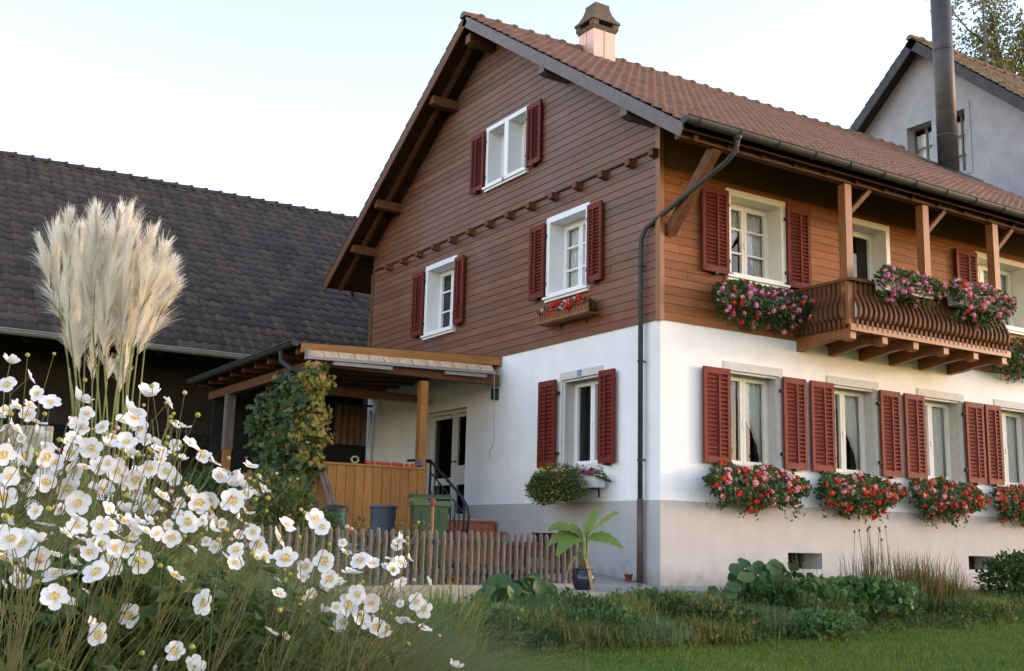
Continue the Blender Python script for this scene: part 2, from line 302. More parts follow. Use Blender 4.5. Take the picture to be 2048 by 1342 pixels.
M['plume'] = mat('pampas plume', [(0, (.84, .765, .62)), (.5, (.92, .873, .765)), (1, (.955, .935, .87))], rough=.9, isl_ramp=True, trans=.55)
def glass_mat():
    m = bpy.data.materials.new('window glass'); m.use_nodes = True; nt = m.node_tree; N = nt.nodes; L = nt.links
    N.remove(N['Principled BSDF']); g = N.new('ShaderNodeBsdfGlossy'); g.inputs['Roughness'].default_value = .02; g.inputs[0].default_value = (.9, .93, .95, 1)
    t = N.new('ShaderNodeBsdfTransparent'); t.inputs[0].default_value = (.95, .97, .965, 1)
    fr = N.new('ShaderNodeFresnel'); fr.inputs[0].default_value = 1.5
    mp = N.new('ShaderNodeMath'); mp.operation = 'MULTIPLY'; mp.inputs[1].default_value = 1.1; L.new(fr.outputs[0], mp.inputs[0])
    x = N.new('ShaderNodeMixShader'); L.new(mp.outputs[0], x.inputs[0]); L.new(t.outputs[0], x.inputs[1]); L.new(g.outputs[0], x.inputs[2]); L.new(x.outputs[0], N['Material Output'].inputs[0])
    return m
M['glass'] = glass_mat()
# ================================================================== GROUND
def grid_sheet(name, xs, ys, zf, m):
    X, Y = np.meshgrid(xs, ys); Z = zf(X, Y); V = np.stack([X, Y, Z], -1).reshape(-1, 3)
    nx, ny = len(xs), len(ys); i = np.arange(nx - 1)[None, :] + np.arange(ny - 1)[:, None] * nx
    F = np.stack([i, i + 1, i + nx + 1, i + nx], -1).reshape(-1, 4)
    o = nbuild(name, V, F, m, None, True); o['kind'] = 'structure'; return o
gx_ = np.unique(np.concatenate([[-600, -200, -80, -40], np.linspace(-25, 25, 126), [40, 80, 200, 600]]))
gy_ = np.unique(np.concatenate([[-600, -200, -80, -40], np.linspace(-20, 14, 137), [30, 60, 200, 600]]))
def gnd(x, y): return ground_z(x, y) - np.where(np.hypot(x, y) > 90, .03 * (np.hypot(x, y) - 90) ** .5, 0)
grid_sheet('ground', gx_, gy_, gnd, M['lawn'])
def lawn_edge(x): return np.interp(x, [-12, -6, -5.2, -4.2, -3.2, -1.6, 0, 1.3, 3.4, 6, 14], [-4.2, -4.0, -3.85, -3.8, -3.7, -3.2, -3.0, -2.88, -2.62, -2.35, -2.3]) + .09 * np.sin(x * 2.1) + .05 * np.sin(x * 5.3 + 1)
# flower bed soil, from the lawn edge back to the path kerb
xs = np.linspace(-7.5, 14, 140); bedV = []; nb = 10
for x in xs:
    y0 = float(lawn_edge(x)); y1 = -1.27 if x > -1.0 else np.interp(x, [-7.5, -2.6, -1.0], [-1.5, -1.7, -1.30])
    for k in range(nb):
        y = y0 + (y1 - y0) * k / (nb - 1); bedV.append((x, y, float(ground_z(x, y)) - .02 + .06 * math.sin(math.pi * k / (nb - 1)) ** .7))
i = np.arange(nb - 1)[None, :] + np.arange(len(xs) - 1)[:, None] * nb
o = nbuild('flower_bed_soil', bedV, np.stack([i, i + nb, i + nb + 1, i + 1], -1).reshape(-1, 4), M['soil'], None, True); o['kind'] = 'structure'
# paving round the house corner, rising a little along the gable
def pave_z(x, y): return np.clip(np.asarray(y, float), 0, 1.6) * .085 + 0 * np.asarray(x, float)
PV = MB()
def pave_grid(x0, x1, y0, y1, nx, ny):
    for a in range(nx):
        for b in range(ny):
            q = []
            for da, db in ((0, 0), (1, 0), (1, 1), (0, 1)):
                x = x0 + (x1 - x0) * (a + da) / nx; y = y0 + (y1 - y0) * (b + db) / ny; q.append((x, y, float(pave_z(x, y)) + .0))
            PV.poly(q)
pave_grid(0.0, 14, -1.2, .02, 28, 3); pave_grid(-2.2, 0.0, -1.2, 0.0, 5, 3); pave_grid(-1.45, 0.0, 0, 3.4, 4, 9)
PV.poly([(-2.62, -1.62, 0), (0, -1.2, 0), (-2.2, -1.2, 0)]); PV.poly([(-2.62, -1.62, 0), (-2.2, -1.2, 0), (-2.2, -.4, 0), (-2.62, -.4, 0)])
o = PV.build('path', M['paving']); o['kind'] = 'structure'
K = MB()
kx = [(-2.7, -1.70), (0.0, -1.26), (5, -1.26), (14, -1.26)]
for (a, b), (c, d) in zip(kx, kx[1:]):
    n = max(1, int((c - a) / 1.0))
    for j in range(n):
        t0, t1 = j / n, (j + 1) / n - .006
        p = Vector((a + (c - a) * t0, b + (d - b) * t0, -.07)); q = Vector((a + (c - a) * t1, b + (d - b) * t1, -.07)); K.beam(p, q, .10, .17)
o = K.build('kerb', M['kerb']); o['kind'] = 'structure'
# raised garden ground behind the fence
def gard_z(x, y): return .04 + .03 * np.sin(x * 3.1) * np.sin(y * 2.7) + np.clip(y, 0, 4) * .01
grid_sheet('garden_soil', np.linspace(-9, -1.45, 40), np.linspace(-.4, 4.2, 24), lambda x, y: gard_z(x, y) - .3 * sstep(-.05, -.35, y + .2 * (x + 1.55) * -1), M['soil'])

# ================================================================== HOUSE
house = thing('house', (0, 0, 0), 'large chalet style house with brown boarded upper storeys over a white plastered ground floor', 'house')
H1, ZP, W, LX = 3.45, 1.08, 8.93, 10.55
RY, RZ, SLOPE = 4.44, 9.36, .658
G = lambda a, o, z: (-o, a, z)
Lg = lambda a, o, z: (a, -o, z)
def cut(lo, hi, holes):      # 1D interval minus holes
    seg = [(lo, hi)]
    for h0, h1 in holes:
        ns = []
        for s0, s1 in seg:
            if h1 <= s0 or h0 >= s1: ns.append((s0, s1)); continue
            if h0 > s0: ns.append((s0, h0))
            if h1 < s1: ns.append((h1, s1))
        seg = ns
    return seg
def wall_sheet(mb, Mf, a0, a1, z0, z1, holes, o=0.0):
    zs = sorted({z0, z1} | {z for h in holes for z in h[2:] if z0 < z < z1})
    for b0, b1 in zip(zs, zs[1:]):
        zm = (b0 + b1) / 2
        for s0, s1 in cut(a0, a1, [h[:2] for h in holes if h[2] < zm < h[3]]):
            n = max(1, int((s1 - s0) / .8))
            for k in range(n):
                u0 = s0 + (s1 - s0) * k / n; u1 = s0 + (s1 - s0) * (k + 1) / n
                mb.poly([Mf(u0, o, b0), Mf(u1, o, b0), Mf(u1, o, b1), Mf(u0, o, b1)])
def cladding(mb, Mf, lo, hi, z0, z1, holes, bh=.118, seed=1):
    rr = random.Random(seed); z = z0
    while z < z1 - .01:
        t = min(z + bh, z1)
        br = sorted({z, t} | {q for h in holes for q in h[2:] if z < q < t})
        joints = sorted(rr.uniform(0.3, 12) for _ in range(3))
        for b0, b1 in zip(br, br[1:]):
            zm = (b0 + b1) / 2; o0 = .021 - .011 * (b0 - z) / bh; o1 = .021 - .011 * (b1 - z) / bh
            if hi(zm) - lo(zm) < .05: continue
            hl = [h[:2] for h in holes if h[2] < zm < h[3]] + [(j - .003, j + .003) for j in joints]
            for s0, s1 in cut(lo(zm), hi(zm), hl):
                l0, l1 = s0, s0; h0, h1 = s1, s1
                if abs(s0 - lo(zm)) < 1e-6: l0, l1 = lo(b0), lo(b1)
                if abs(s1 - hi(zm)) < 1e-6: h0, h1 = hi(b0), hi(b1)
                n = len(mb.v)
                mb.v += [Mf(l0, .004, b0), Mf(h0, .004, b0), Mf(h0, o0, b0), Mf(l0, o0, b0), Mf(h1, o1, b1), Mf(l1, o1, b1)]
                if b0 == z: mb.f.append((n, n + 1, n + 2, n + 3))
                mb.f.append((n + 3, n + 2, n + 4, n + 5))
        z = t
# openings  (a0, a1, z0, z1)
OG0 = (1.28, 2.23, 1.58, 2.86); ODOOR = (5.0, 6.45, .84, 2.72)
ORs = [(c - .50, c + .50, 1.58, 2.88) for c in (1.656, 3.675, 5.69, 7.61)]
CELL = [(2.25, 2.91, .23, .45), (6.18, 6.83, .25, .46)]
OG2a = (3.97, 4.49, 6.44, 7.40); OG2b = (3.32, 3.84, 6.44, 7.40)
OG1R = (1.64, 2.57, 4.20, 5.33); OG1L = (5.55, 6.52, 4.17, 5.34)
OU1 = (1.24, 2.22, 4.24, 5.36); OU2 = (3.58, 4.49, 3.56, 5.39); OU3 = (6.78, 8.05, 4.26, 5.34)
w1 = MB(); wall_sheet(w1, G, 0, W, ZP, H1, [OG0, ODOOR]); wall_sheet(w1, Lg, 0, LX, ZP, H1, ORs)
w1.poly([(LX, 0, -.1), (LX, W, -.1), (LX, W, 6.2), (LX, RY, 9.0), (LX, 0, 6.2)])
w1.poly([(0, W, -.1), (LX, W, -.1), (LX, W, 6.2), (0, W, 6.2)])
w1.build('plaster_wall', M['plaster'], house)
w2 = MB(); wall_sheet(w2, G, -.012, W, -.2, ZP, [OG0, ODOOR], .012); wall_sheet(w2, Lg, -.012, LX, -.2, ZP, CELL, .012)
for Mf, b in ((G, W), (Lg, LX)): w2.poly([Mf(-.012, .012, ZP), Mf(b, .012, ZP), Mf(b, 0, ZP), Mf(-.012, 0, ZP)])
w2.build('plinth', M['plinth'], house)
def gl(z): return max(-.005, RY - (RZ - .14 - z) / SLOPE)
def gh(z): return min(W, RY + (RZ - .14 - z) / SLOPE)
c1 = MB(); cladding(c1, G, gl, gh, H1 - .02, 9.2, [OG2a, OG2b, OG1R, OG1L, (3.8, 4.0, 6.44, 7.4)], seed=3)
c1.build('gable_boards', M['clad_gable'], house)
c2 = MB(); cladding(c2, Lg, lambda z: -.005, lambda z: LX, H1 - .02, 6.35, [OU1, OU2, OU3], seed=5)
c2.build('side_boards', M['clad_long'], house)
# closed shell behind the boards so no light leaks
sh = MB(); wall_sheet(sh, G, 0, W, H1, 5.9, [OG1R, OG1L], -.002); wall_sheet(sh, Lg, 0, LX, H1, 6.25, [OU1, OU2, OU3], -.002)
zz = np.linspace(5.9, 9.1, 28)
for b0, b1 in zip(zz, zz[1:]):
    for s0, s1 in cut(gl((b0 + b1) / 2), gh((b0 + b1) / 2), [(3.32, 4.49)] if b1 > 6.5 and b0 < 7.35 else []): sh.poly([G(s0, -.002, b0), G(s1, -.002, b0), G(s1, -.002, b1), G(s0, -.002, b1)])
sh.build('wall_core', M['dark'], house)
cb = MB(); cb.box(-.045, .03, -.045, .0, H1 - .03, 6.22); cb.box(-.045, -.0, .0, .05, H1 - .03, 6.22); cb.build('corner_board', M['wood_orange'], house)
cb = MB(); cb.box(-.04, .0, W - .07, W + .02, H1 - .03, 5.75); cb.build('corner_board', M['wood_mid'], house)
# ledge with joist ends across the gable
lb = MB(); lb.mbox(G, .02, W - .1, .022, .042, 5.775, 5.80); lb.build('ledge', M['wood_dark'], house)
jm = MB(); jm.hexa([(-.13, -.05, -.035), (0, -.05, -.06), (0, .05, -.06), (-.13, .05, -.035), (-.13, -.05, .055), (0, -.05, .07), (0, .05, .07), (-.13, .05, .055)])
jme = jm.mesh('joist_end'); jme.materials.append(M['wood_mid'])
for k in range(-1, 13): inst('joist_end', jme, house, (-.015, .545 + .629 * k + (.12 if k < 0 else 0), 5.71))

# ---------------------------------------------------------------- windows
def curtain(Mf, side_a, wdir, Wc, z0, z1, o, tie, folds, m, name, par, seed=0):
    na, nz = 48, 24; V = []; rr = random.Random(seed); ph = rr.uniform(0, 6)
    for j in range(nz + 1):
        h = j / nz; z = z1 + (z0 - z1) * h
        w = Wc * (1 - tie * sstep(0.1, .92, h) + tie * .10 * sstep(.93, 1, h))
        for i in range(na + 1):
            t = i / na; rf = .008 * math.sin(z * 90) if t > .9 else 0
            V.append(Mf(side_a + wdir * (t * w + rf), o + .022 * math.sin(t * folds * 6.283 + ph + h) * (1 - .3 * h), z))
    k = np.arange(na)[None, :] + np.arange(nz)[:, None] * (na + 1)
    return nbuild(name, V, np.stack([k, k + 1, k + na + 2, k + na + 1], -1).reshape(-1, 4), m, par, True)
def window(Mf, op, style, muntins=(), leaves=2, curt=None, depth=.24, sill=True, name='window', mat_s=None, sash_m='white_paint', proud=.045, top=.09, side=.085, ext=.4):
    a0, a1, z0, z1 = op; mw = M[mat_s or ('white_paint' if style == 'wood' else 'stone_grey')]
    b = MB(); pr = proud
    b.mbox(Mf, a0 - side, a1 + side, -.01, pr, z1, z1 + top)
    zb = z0 if style == 'wood' else z0 - .03
    b.mbox(Mf, a0 - side, a0, -.01, pr - .003, zb, z1); b.mbox(Mf, a1, a1 + side, -.01, pr - .003, zb, z1)
    # reveal lining
    for q in ([(a0, -.01), (a0, -depth)], [(a1, -.01), (a1, -depth)]):
        b.poly([Mf(*q[0], z0), Mf(*q[1], z0), Mf(*q[1], z1), Mf(*q[0], z1)])
    for z in (z0, z1): b.poly([Mf(a0, -.01, z), Mf(a1, -.01, z), Mf(a1, -depth, z), Mf(a0, -depth, z)])
    if style != 'wood':      # stepped rebate round the opening
        b.mbox(Mf, a0 + .001, a1 - .001, -.05, -.022, z1 - .035, z1 - .001); b.mbox(Mf, a1 - .035, a1 - .001, -.05, -.022, z0, z1 - .036); b.mbox(Mf, a0 + .001, a0 + .035, -.05, -.022, z0, z1 - .036)
    w = b.build(name, mw, house)
    if sill:
        s = MB(); s.mbox(Mf, a0 - side - .02, a1 + side + .02, -.02, pr + .05, z0 - .07, z0 - .035); s.mbox(Mf, a0 - side, a1 + side, -.02, pr + .02, z0 - .11, z0 - .071)
        s.mbox(Mf, a0 + .002, a1 - .002, -depth, pr + .03, z0 - .034, z0 + .004)
        s.build('sill', mw, w)
    o0, o1 = -depth - .03, -depth + .02; f = MB(); fr = .045
    f.mbox(Mf, a0, a1, o0, o1, z1 - fr, z1); f.mbox(Mf, a0, a1, o0, o1, z0, z0 + fr); f.mbox(Mf, a0, a0 + fr, o0, o1, z0 + fr, z1 - fr); f.mbox(Mf, a1 - fr, a1, o0, o1, z0 + fr, z1 - fr)
    ia0, ia1, iz0, iz1 = a0 + fr, a1 - fr, z0 + fr, z1 - fr; n = leaves; lw = (ia1 - ia0) / n; st = .048
    for k in range(n):
        l0 = ia0 + k * lw + .003; l1 = ia0 + (k + 1) * lw - .003; p0, p1 = o0 + .01, o1 + .012
        f.mbox(Mf, l0, l0 + st, p0, p1, iz0 + .003, iz1 - .003); f.mbox(Mf, l1 - st, l1, p0, p1, iz0 + .003, iz1 - .003)
        f.mbox(Mf, l0 + st, l1 - st, p0, p1 - .002, iz0 + .003, iz0 + .003 + st); f.mbox(Mf, l0 + st, l1 - st, p0, p1 - .002, iz1 - .003 - st, iz1 - .003)
        for t in muntins:
            zc = iz0 + (iz1 - iz0) * t; f.mbox(Mf, l0 + st, l1 - st, p0 + .012, p1 - .006, zc - .013, zc + .013)
    s_ = f.build('sash', M[sash_m], w)
    if n == 2: h = MB(); c = (a0 + a1) / 2; h.mbox(Mf, c - .012, c + .012, o1 + .012, o1 + .03, (z0 + z1) / 2 - .09, (z0 + z1) / 2 + .0); h.build('espagnolette', M['white_paint'], w)
    g = MB(); og = -depth - .012; q_ = [Mf(a0 + .02, og, z0 + .02), Mf(a1 - .02, og, z0 + .02), Mf(a1 - .02, og, z1 - .02), Mf(a0 + .02, og, z1 - .02)]; g.poly(q_[::-1] if Mf is G else q_); g.build('pane', M['glass'], w)
    r = MB(); e = .0; od = -1.5
    A0, A1, Z0, Z1 = a0 - ext, a1 + ext, z0 - .5, z1 + .25; oi = -depth - .035
    for q in ([(A0, oi, Z0), (A0, od, Z0), (A0, od, Z1), (A0, oi, Z1)], [(A1, oi, Z0), (A1, od, Z0), (A1, od, Z1), (A1, oi, Z1)], [(A0, oi, Z0), (A1, oi, Z0), (A1, od, Z0), (A0, od, Z0)], [(A0, oi, Z1), (A1, oi, Z1), (A1, od, Z1), (A0, od, Z1)], [(A0, od, Z0), (A1, od, Z0), (A1, od, Z1), (A0, od, Z1)]):
        r.poly([Mf(*p) for p in q])
    for q in ((A0, a0, Z0, Z1), (a1, A1, Z0, Z1), (a0, a1, Z0, z0), (a0, a1, z1, Z1)): r.poly([Mf(q[0], oi, q[2]), Mf(q[1], oi, q[2]), Mf(q[1], oi, q[3]), Mf(q[0], oi, q[3])])
    r.build('room', M['room'], w)
    wd = a1 - a0
    for c in (curt or []):   # (side, width fraction, tie, material, z fraction bottom)
        sa, dr = (a0 - .12, 1) if c[0] == 'lo' else (a1 + .12, -1)
        curtain(Mf, sa, dr, wd * c[1] + .12, z0 + .05 + (z1 - z0) * c[4], z1 - .03, -depth - .07, c[2], c[5] if len(c) > 5 else 6, M[c[3]], 'curtain', w, seed=int(a0 * 100))
    return w
shut_cache = {}
def shutter(Mf, a0, a1, z0, z1, o=.055, yaw=0.0, flip=False):
    b = MB(); st = .055; t0, t1 = o, o + .036
    b.mbox(Mf, a0, a0 + st, t0, t1, z0, z1); b.mbox(Mf, a1 - st, a1, t0, t1, z0, z1)
    b.mbox(Mf, a0 + st, a1 - st, t0, t1 - .002, z0, z0 + .085); b.mbox(Mf, a0 + st, a1 - st, t0, t1 - .002, z1 - .085, z1)
    n = 19; h = (z1 - z0 - .17) / n
    for k in range(n):
        c = z0 + .085 + h * k
        b.hexa([Mf(a0 + st, t0 + .003, c + h * .55), Mf(a1 - st, t0 + .003, c + h * .55), Mf(a1 - st, t1 - .004, c - h * .06), Mf(a0 + st, t1 - .004, c - h * .06),
                Mf(a0 + st, t0 + .003, c + h * .80), Mf(a1 - st, t0 + .003, c + h * .80), Mf(a1 - st, t1 - .004, c + h * .16), Mf(a0 + st, t1 - .004, c + h * .16)])
    b.mbox(Mf, a0 + st, a1 - st, t0 + .001, t0 + .004, z0 + .085, z1 - .085)
    s = b.build('shutter', M['shutter'], house)
    r = MB(); c = (a0 + a1) / 2 + (a1 - a0) * .06; r.mbox(Mf, c - .013, c + .013, t1 - .003, t1 + .014, z0 + .09, z1 - .09); r.build('tilt_rod', M['shutter'], s)
    e = a1 if not flip else a0
    for z in (z0 + .2, z1 - .2): hg = MB(); hg.mbox(Mf, e - .012 + (.018 if not flip else -.018), e + .012 + (.018 if not flip else -.018), .02, t1 - .01, z - .022, z + .022); hg.build('hinge', M['iron'], s)
    hg = MB(); hg.mbox(Mf, (a0 + a1) / 2 - .03, (a0 + a1) / 2 + .03, .02, t1 + .012, z0 - .03, z0 + .012)
    hg.build('shutter_catch', M['iron'], s)
    return s
# gable top window: two lights with a mullion
window(G, OG2a, 'wood', (.33, .67), 1, [], side=.07, top=.075, sill=True, ext=.045); window(G, OG2b, 'wood', (.33, .67), 1, [], side=.07, top=.075, sill=True, ext=.045)
mu = MB(); mu.mbox(G, 3.905 - .061, 3.905 + .061, -.2, .049, 6.44, 7.476); mu.build('mullion', M['white_paint'], house)
window(G, OG1R, 'wood', (.33, .67), 2, [('hi', .62, .05, 'curtain', .0, 9), ('lo', .4, .05, 'curtain', 0, 6)])
window(G, OG1L, 'wood', (.33, .67), 2, [])
window(G, OG0, 'stone', (), 2, [('lo', .12, .3, 'curtain', 0)], proud=.014, top=.11, side=.05, sill=True)
for k, op in enumerate(ORs):
    window(Lg, op, 'stone', (), 2, [[('lo', .36, .85, 'lace', .03, 5), ('hi', .52, .65, 'curtain', .0, 7)], [('lo', .30, .85, 'lace', .03, 4), ('hi', .55, .65, 'curtain', 0, 7)], [('lo', .50, .1, 'lace', 0, 6), ('hi', .5, .1, 'curtain', 0, 6)], [('lo', .4, .6, 'lace', .3, 5), ('hi', .6, .3, 'curtain', 0, 6)]][k], proud=.014, top=.115, side=.06, sill=True, sash_m='cream_paint')
window(Lg, OU1, 'wood', (.33, .67), 2, [('lo', .58, .55, 'lace', .0, 7), ('hi', .58, .5, 'lace', 0, 7)], mat_s='cream_paint', sash_m='cream_paint')
window(Lg, OU2, 'wood', (.45,), 1, [], sill=False, mat_s='cream_paint', sash_m='cream_paint', name='balcony_door')
window(Lg, OU3, 'wood', (.5,), 3, [('lo', .5, .3, 'curtain', .0, 6), ('hi', .5, .1, 'curtain', 0, 6)], mat_s='cream_paint', sash_m='cream_paint')
for Mf, a0, a1, z0, z1, fl in ((G, 4.575, 5.01, 6.40, 7.43, True), (G, 2.83, 3.235, 6.40, 7.43, False),
        (G, 2.67, 3.07, 4.19, 5.35, True), (G, 1.20, 1.545, 4.19, 5.35, False), (G, 6.62, 7.04, 4.17, 5.36, True), (G, 5.14, 5.455, 4.17, 5.36, False),
        (G, 2.29, 2.735, 1.59, 2.875, True), (G, .88, 1.225, 1.59, 2.875, False)): shutter(Mf, a0, a1, z0, z1, flip=fl)
for a, b in ((.676, 1.15), (2.157, 2.605), (2.70, 3.17), (4.175, 4.62), (4.73, 5.185), (6.19, 6.64), (6.70, 7.10), (8.11, 8.56)): shutter(Lg, a, b, 1.59, 2.875, flip=(a in (2.157, 4.175, 6.19, 8.11)))
for a, b, f in ((.675, 1.16, False), (2.30, 2.767, True), (6.15, 6.69, False)): shutter(Lg, a, b, 4.19, 5.39, flip=f)
# house number
np_ = MB(); np_.mbox(G, 1.73, 1.84, .014, .019, 2.868, 2.965); plate = np_.build('number_plate', M['number_blue'], house)
tc_ = bpy.data.curves.new('number', 'FONT'); tc_.body = '12'; tc_.size = .095; tc_.extrude = .001; tc_.align_x = 'CENTER'; tc_.align_y = 'CENTER'
to = bpy.data.objects.new('number', tc_); COL.objects.link(to); bpy.context.view_layer.update()
tme = bpy.data.meshes.new_from_object(to.evaluated_get(bpy.context.evaluated_depsgraph_get())); bpy.data.objects.remove(to)
tme.materials.clear(); tme.materials.append(M['number_ink']); n_ = inst('number', tme, plate, (-.0205, 1.785, 2.917)); n_.rotation_euler = (rad(90), 0, rad(-90))
# cellar openings
for a0, a1, z0, z1 in CELL:
    c = MB()
    for q in ([(a0, .0), (a0, -.35)], [(a1, .0), (a1, -.35)]): c.poly([Lg(*q[0], z0), Lg(*q[1], z0), Lg(*q[1], z1), Lg(*q[0], z1)])
    c.poly([Lg(a0, 0, z0), Lg(a1, 0, z0), Lg(a1, -.35, z0), Lg(a0, -.35, z0)]); c.poly([Lg(a0, 0, z1), Lg(a1, 0, z1), Lg(a1, -.35, z1), Lg(a0, -.35, z1)])
    cw = c.build('cellar_window', M['plinth'], house)
    d = MB(); d.poly([Lg(a0, -.36, z0 - .02), Lg(a1, -.36, z0 - .02), Lg(a1, -.36, z1 + .02), Lg(a0, -.36, z1 + .02)]); d.build('cellar_pane', M['dark'], cw)
    d = MB()
    for t in (.33, .66): d.mbox(Lg, a0 + (a1 - a0) * t - .012, a0 + (a1 - a0) * t + .012, -.345, -.33, z0, z1)
    d.mbox(Lg, a0, a1, -.345, -.332, (z0 + z1) / 2 - .01, (z0 + z1) / 2 + .01); d.build('cellar_grille', M['iron'], cw)

# ---------------------------------------------------------------- roof
def roof_tiles(P, x0, x1, S, tw, th, seed=0, roll=.03, jit=.004):
    rg = np.random.default_rng(seed); xf = np.array([0, .12, .28, .42, .6, .8, 1.0]); hf = np.array([0, .7, 1, .75, .15, 0, .0]) * roll
    V = []; F = []; nx = int(round((x1 - x0) / tw)); ns = int(math.ceil(S / th)); tw = (x1 - x0) / nx; th = S / ns; k = len(xf)
    for r in range(ns):
        for c in range(nx):
            b = len(V); dx, ds, dn = rg.normal(0, jit, 3); xx = x0 + c * tw + xf * (tw + .003) + dx * .5; s0 = r * th - .012; s1 = (r + 1) * th + ds
            for i in range(k): V.append(P(xx[i], s0, hf[i] * .9))
            for i in range(k): V.append(P(xx[i], s1, .024 + hf[i] + dn * .6))
            for i in range(k): V.append(P(xx[i], s1, -.004))
            for i in range(k - 1):
                F.append((b + i, b + i + 1, b + k + i + 1, b + k + i)); F.append((b + k + i, b + k + i + 1, b + 2 * k + i + 1, b + 2 * k + i))
    return V, F
cs = 1 / math.hypot(1, SLOPE); sn = SLOPE * cs
def PR(x, s, n): return (x, RY - s * cs - n * sn, RZ - s * sn + n * cs)
def PL(x, s, n): return (x, RY + s * cs + n * sn, RZ - s * sn + n * cs)
SL = 5.62 / cs; RX0, RX1 = -.62, 10.65
V1, F1 = roof_tiles(PR, RX0, RX1, SL, .170, .255, 1, roll=.026); V2, F2 = roof_tiles(PL, RX0, RX1, SL, .170, .255, 2, roll=.026)
roof = nbuild('roof', V1 + V2, np.array(F1 + [tuple(i + len(V1) for i in f) for f in F2]), M['tile'], house)
def ridge_caps(x0, x1, y, z, r, n, m, par):
    b = MB(); L = (x1 - x0) / n
    for k in range(n):
        xa = x0 + k * L - .02; xb = x0 + (k + 1) * L + .02; na = 9
        ring = []
        for xx, rr, dz in ((xa, r * .86, 0), (xb - .07, r * 1.0, .01), (xb - .06, r * 1.18, .012), (xb, r * 1.18, .012)):
            ring.append([(xx, y + rr * math.cos(t), z + dz + rr * .85 * math.sin(t)) for t in np.linspace(-.25, math.pi + .25, na)])
        for q0, q1 in zip(ring, ring[1:]):
            for i in range(na - 1): b.poly([q0[i], q0[i + 1], q1[i + 1], q1[i]])
        b.poly(ring[-1])
        b.poly(ring[0])
    return b.build('ridge_cap', m, par)
ridge_caps(RX0 - .02, RX1, RY, RZ - .03, .11, 33, M['tile_ridge'], roof)
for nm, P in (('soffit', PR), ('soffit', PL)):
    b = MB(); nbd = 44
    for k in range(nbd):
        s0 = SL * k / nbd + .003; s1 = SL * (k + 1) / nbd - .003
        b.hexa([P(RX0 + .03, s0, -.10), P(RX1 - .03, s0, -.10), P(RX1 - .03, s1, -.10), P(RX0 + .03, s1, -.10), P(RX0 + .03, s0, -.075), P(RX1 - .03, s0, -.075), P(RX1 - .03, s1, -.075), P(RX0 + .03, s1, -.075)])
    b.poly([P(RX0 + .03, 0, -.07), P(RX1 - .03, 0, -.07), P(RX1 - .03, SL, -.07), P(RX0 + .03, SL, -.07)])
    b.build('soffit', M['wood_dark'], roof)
    b = MB(); b.hexa([P(RX0, .02, -.185), P(RX0 + .03, .02, -.185), P(RX0 + .03, SL + .01, -.185), P(RX0, SL + .01, -.185), P(RX0, .02, -.012), P(RX0 + .03, .02, -.012), P(RX0 + .03, SL + .01, -.012), P(RX0, SL + .01, -.012)])
    b.build('bargeboard', M['barge'] if P is PR else M['wood_mid'], roof)
    for x in (-.33, ):
        b = MB(); b.hexa([P(x, .1, -.20), P(x + .07, .1, -.20), P(x + .07, SL - .05, -.20), P(x, SL - .05, -.20), P(x, .1, -.1), P(x + .07, .1, -.1), P(x + .07, SL - .05, -.1), P(x, SL - .05, -.1)]); b.build('rafter', M['wood_mid'], roof)
    b = MB()
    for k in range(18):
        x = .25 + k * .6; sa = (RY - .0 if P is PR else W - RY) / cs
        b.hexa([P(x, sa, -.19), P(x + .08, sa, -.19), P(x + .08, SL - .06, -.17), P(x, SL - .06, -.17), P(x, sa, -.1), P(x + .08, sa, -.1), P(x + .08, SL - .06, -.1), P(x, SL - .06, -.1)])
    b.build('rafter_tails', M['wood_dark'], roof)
def purlin(y, z, x0=-.54, x1=.02, w=.15, h=.17, m='wood_mid'):
    b = MB(); b.hexa([(x0, y - w / 2, z - h + .03), (x0 + .10, y - w / 2, z - h), (x0 + .10, y + w / 2, z - h), (x0, y + w / 2, z - h + .03), (x0, y - w / 2, z), (x0 + .10, y - w / 2, z), (x0 + .10, y + w / 2, z), (x0, y + w / 2, z)])
    b.box(x0 + .10, x1, y - w / 2, y + w / 2, z - h, z); b.build('purlin', M[m], roof)
def soff_z(y): return RZ - SLOPE * abs(y - RY) - .12 / cs
for y in (5.70, 7.83, 8.86): purlin(y, soff_z(y + .075) - .01)
for y in (2.15, .12): purlin(y, soff_z(y - .075) - .01, m='barge')
purlin(4.44, RZ - .34, w=.16, h=.18)
# eave beam carried by the balcony posts, corner strut
b = MB(); b.box(-.50, 10.4, -1.0, -.88, 5.54, 5.64); b.build('eave_beam', M['wood_mid'], roof)
b = MB(); b.beam((.14, -.02, 4.62), (.14, -.93, 5.55), .13, .13, (1, 0, 0)); b.build('strut', M['wood_mid'], house)
# gutter and downpipe
def half_round(path0, path1, r, mb, axis, n=9, t=.006):
    for rr in (r, r - t):
        R = []
        for p in (path0, path1):
            R.append([(p[0] + (rr * math.cos(a) if axis == 'y' else 0), p[1] + (rr * math.cos(a) if axis == 'x' else 0), p[2] - rr * math.sin(a)) for a in np.linspace(0, math.pi, n)])
        for i in range(n - 1): mb.poly([R[0][i], R[0][i + 1], R[1][i + 1], R[1][i]])
        if rr == r:
            for q in R: mb.poly(q)
gt = MB(); half_round((-.66, -1.245, 5.70), (10.7, -1.245, 5.70), .078, gt, 'x')
gt.tube([(-.66, -1.325, 5.705), (10.7, -1.325, 5.705)], .012, 6)
for k in range(17): x = -.45 + k * .68; gt.tube([(x, -1.245 + .085 * math.cos(t), 5.70 - .085 * math.sin(t)) for t in np.linspace(0, math.pi, 7)], .009, 5)
gut = gt.build('gutter', M['zinc'], house)
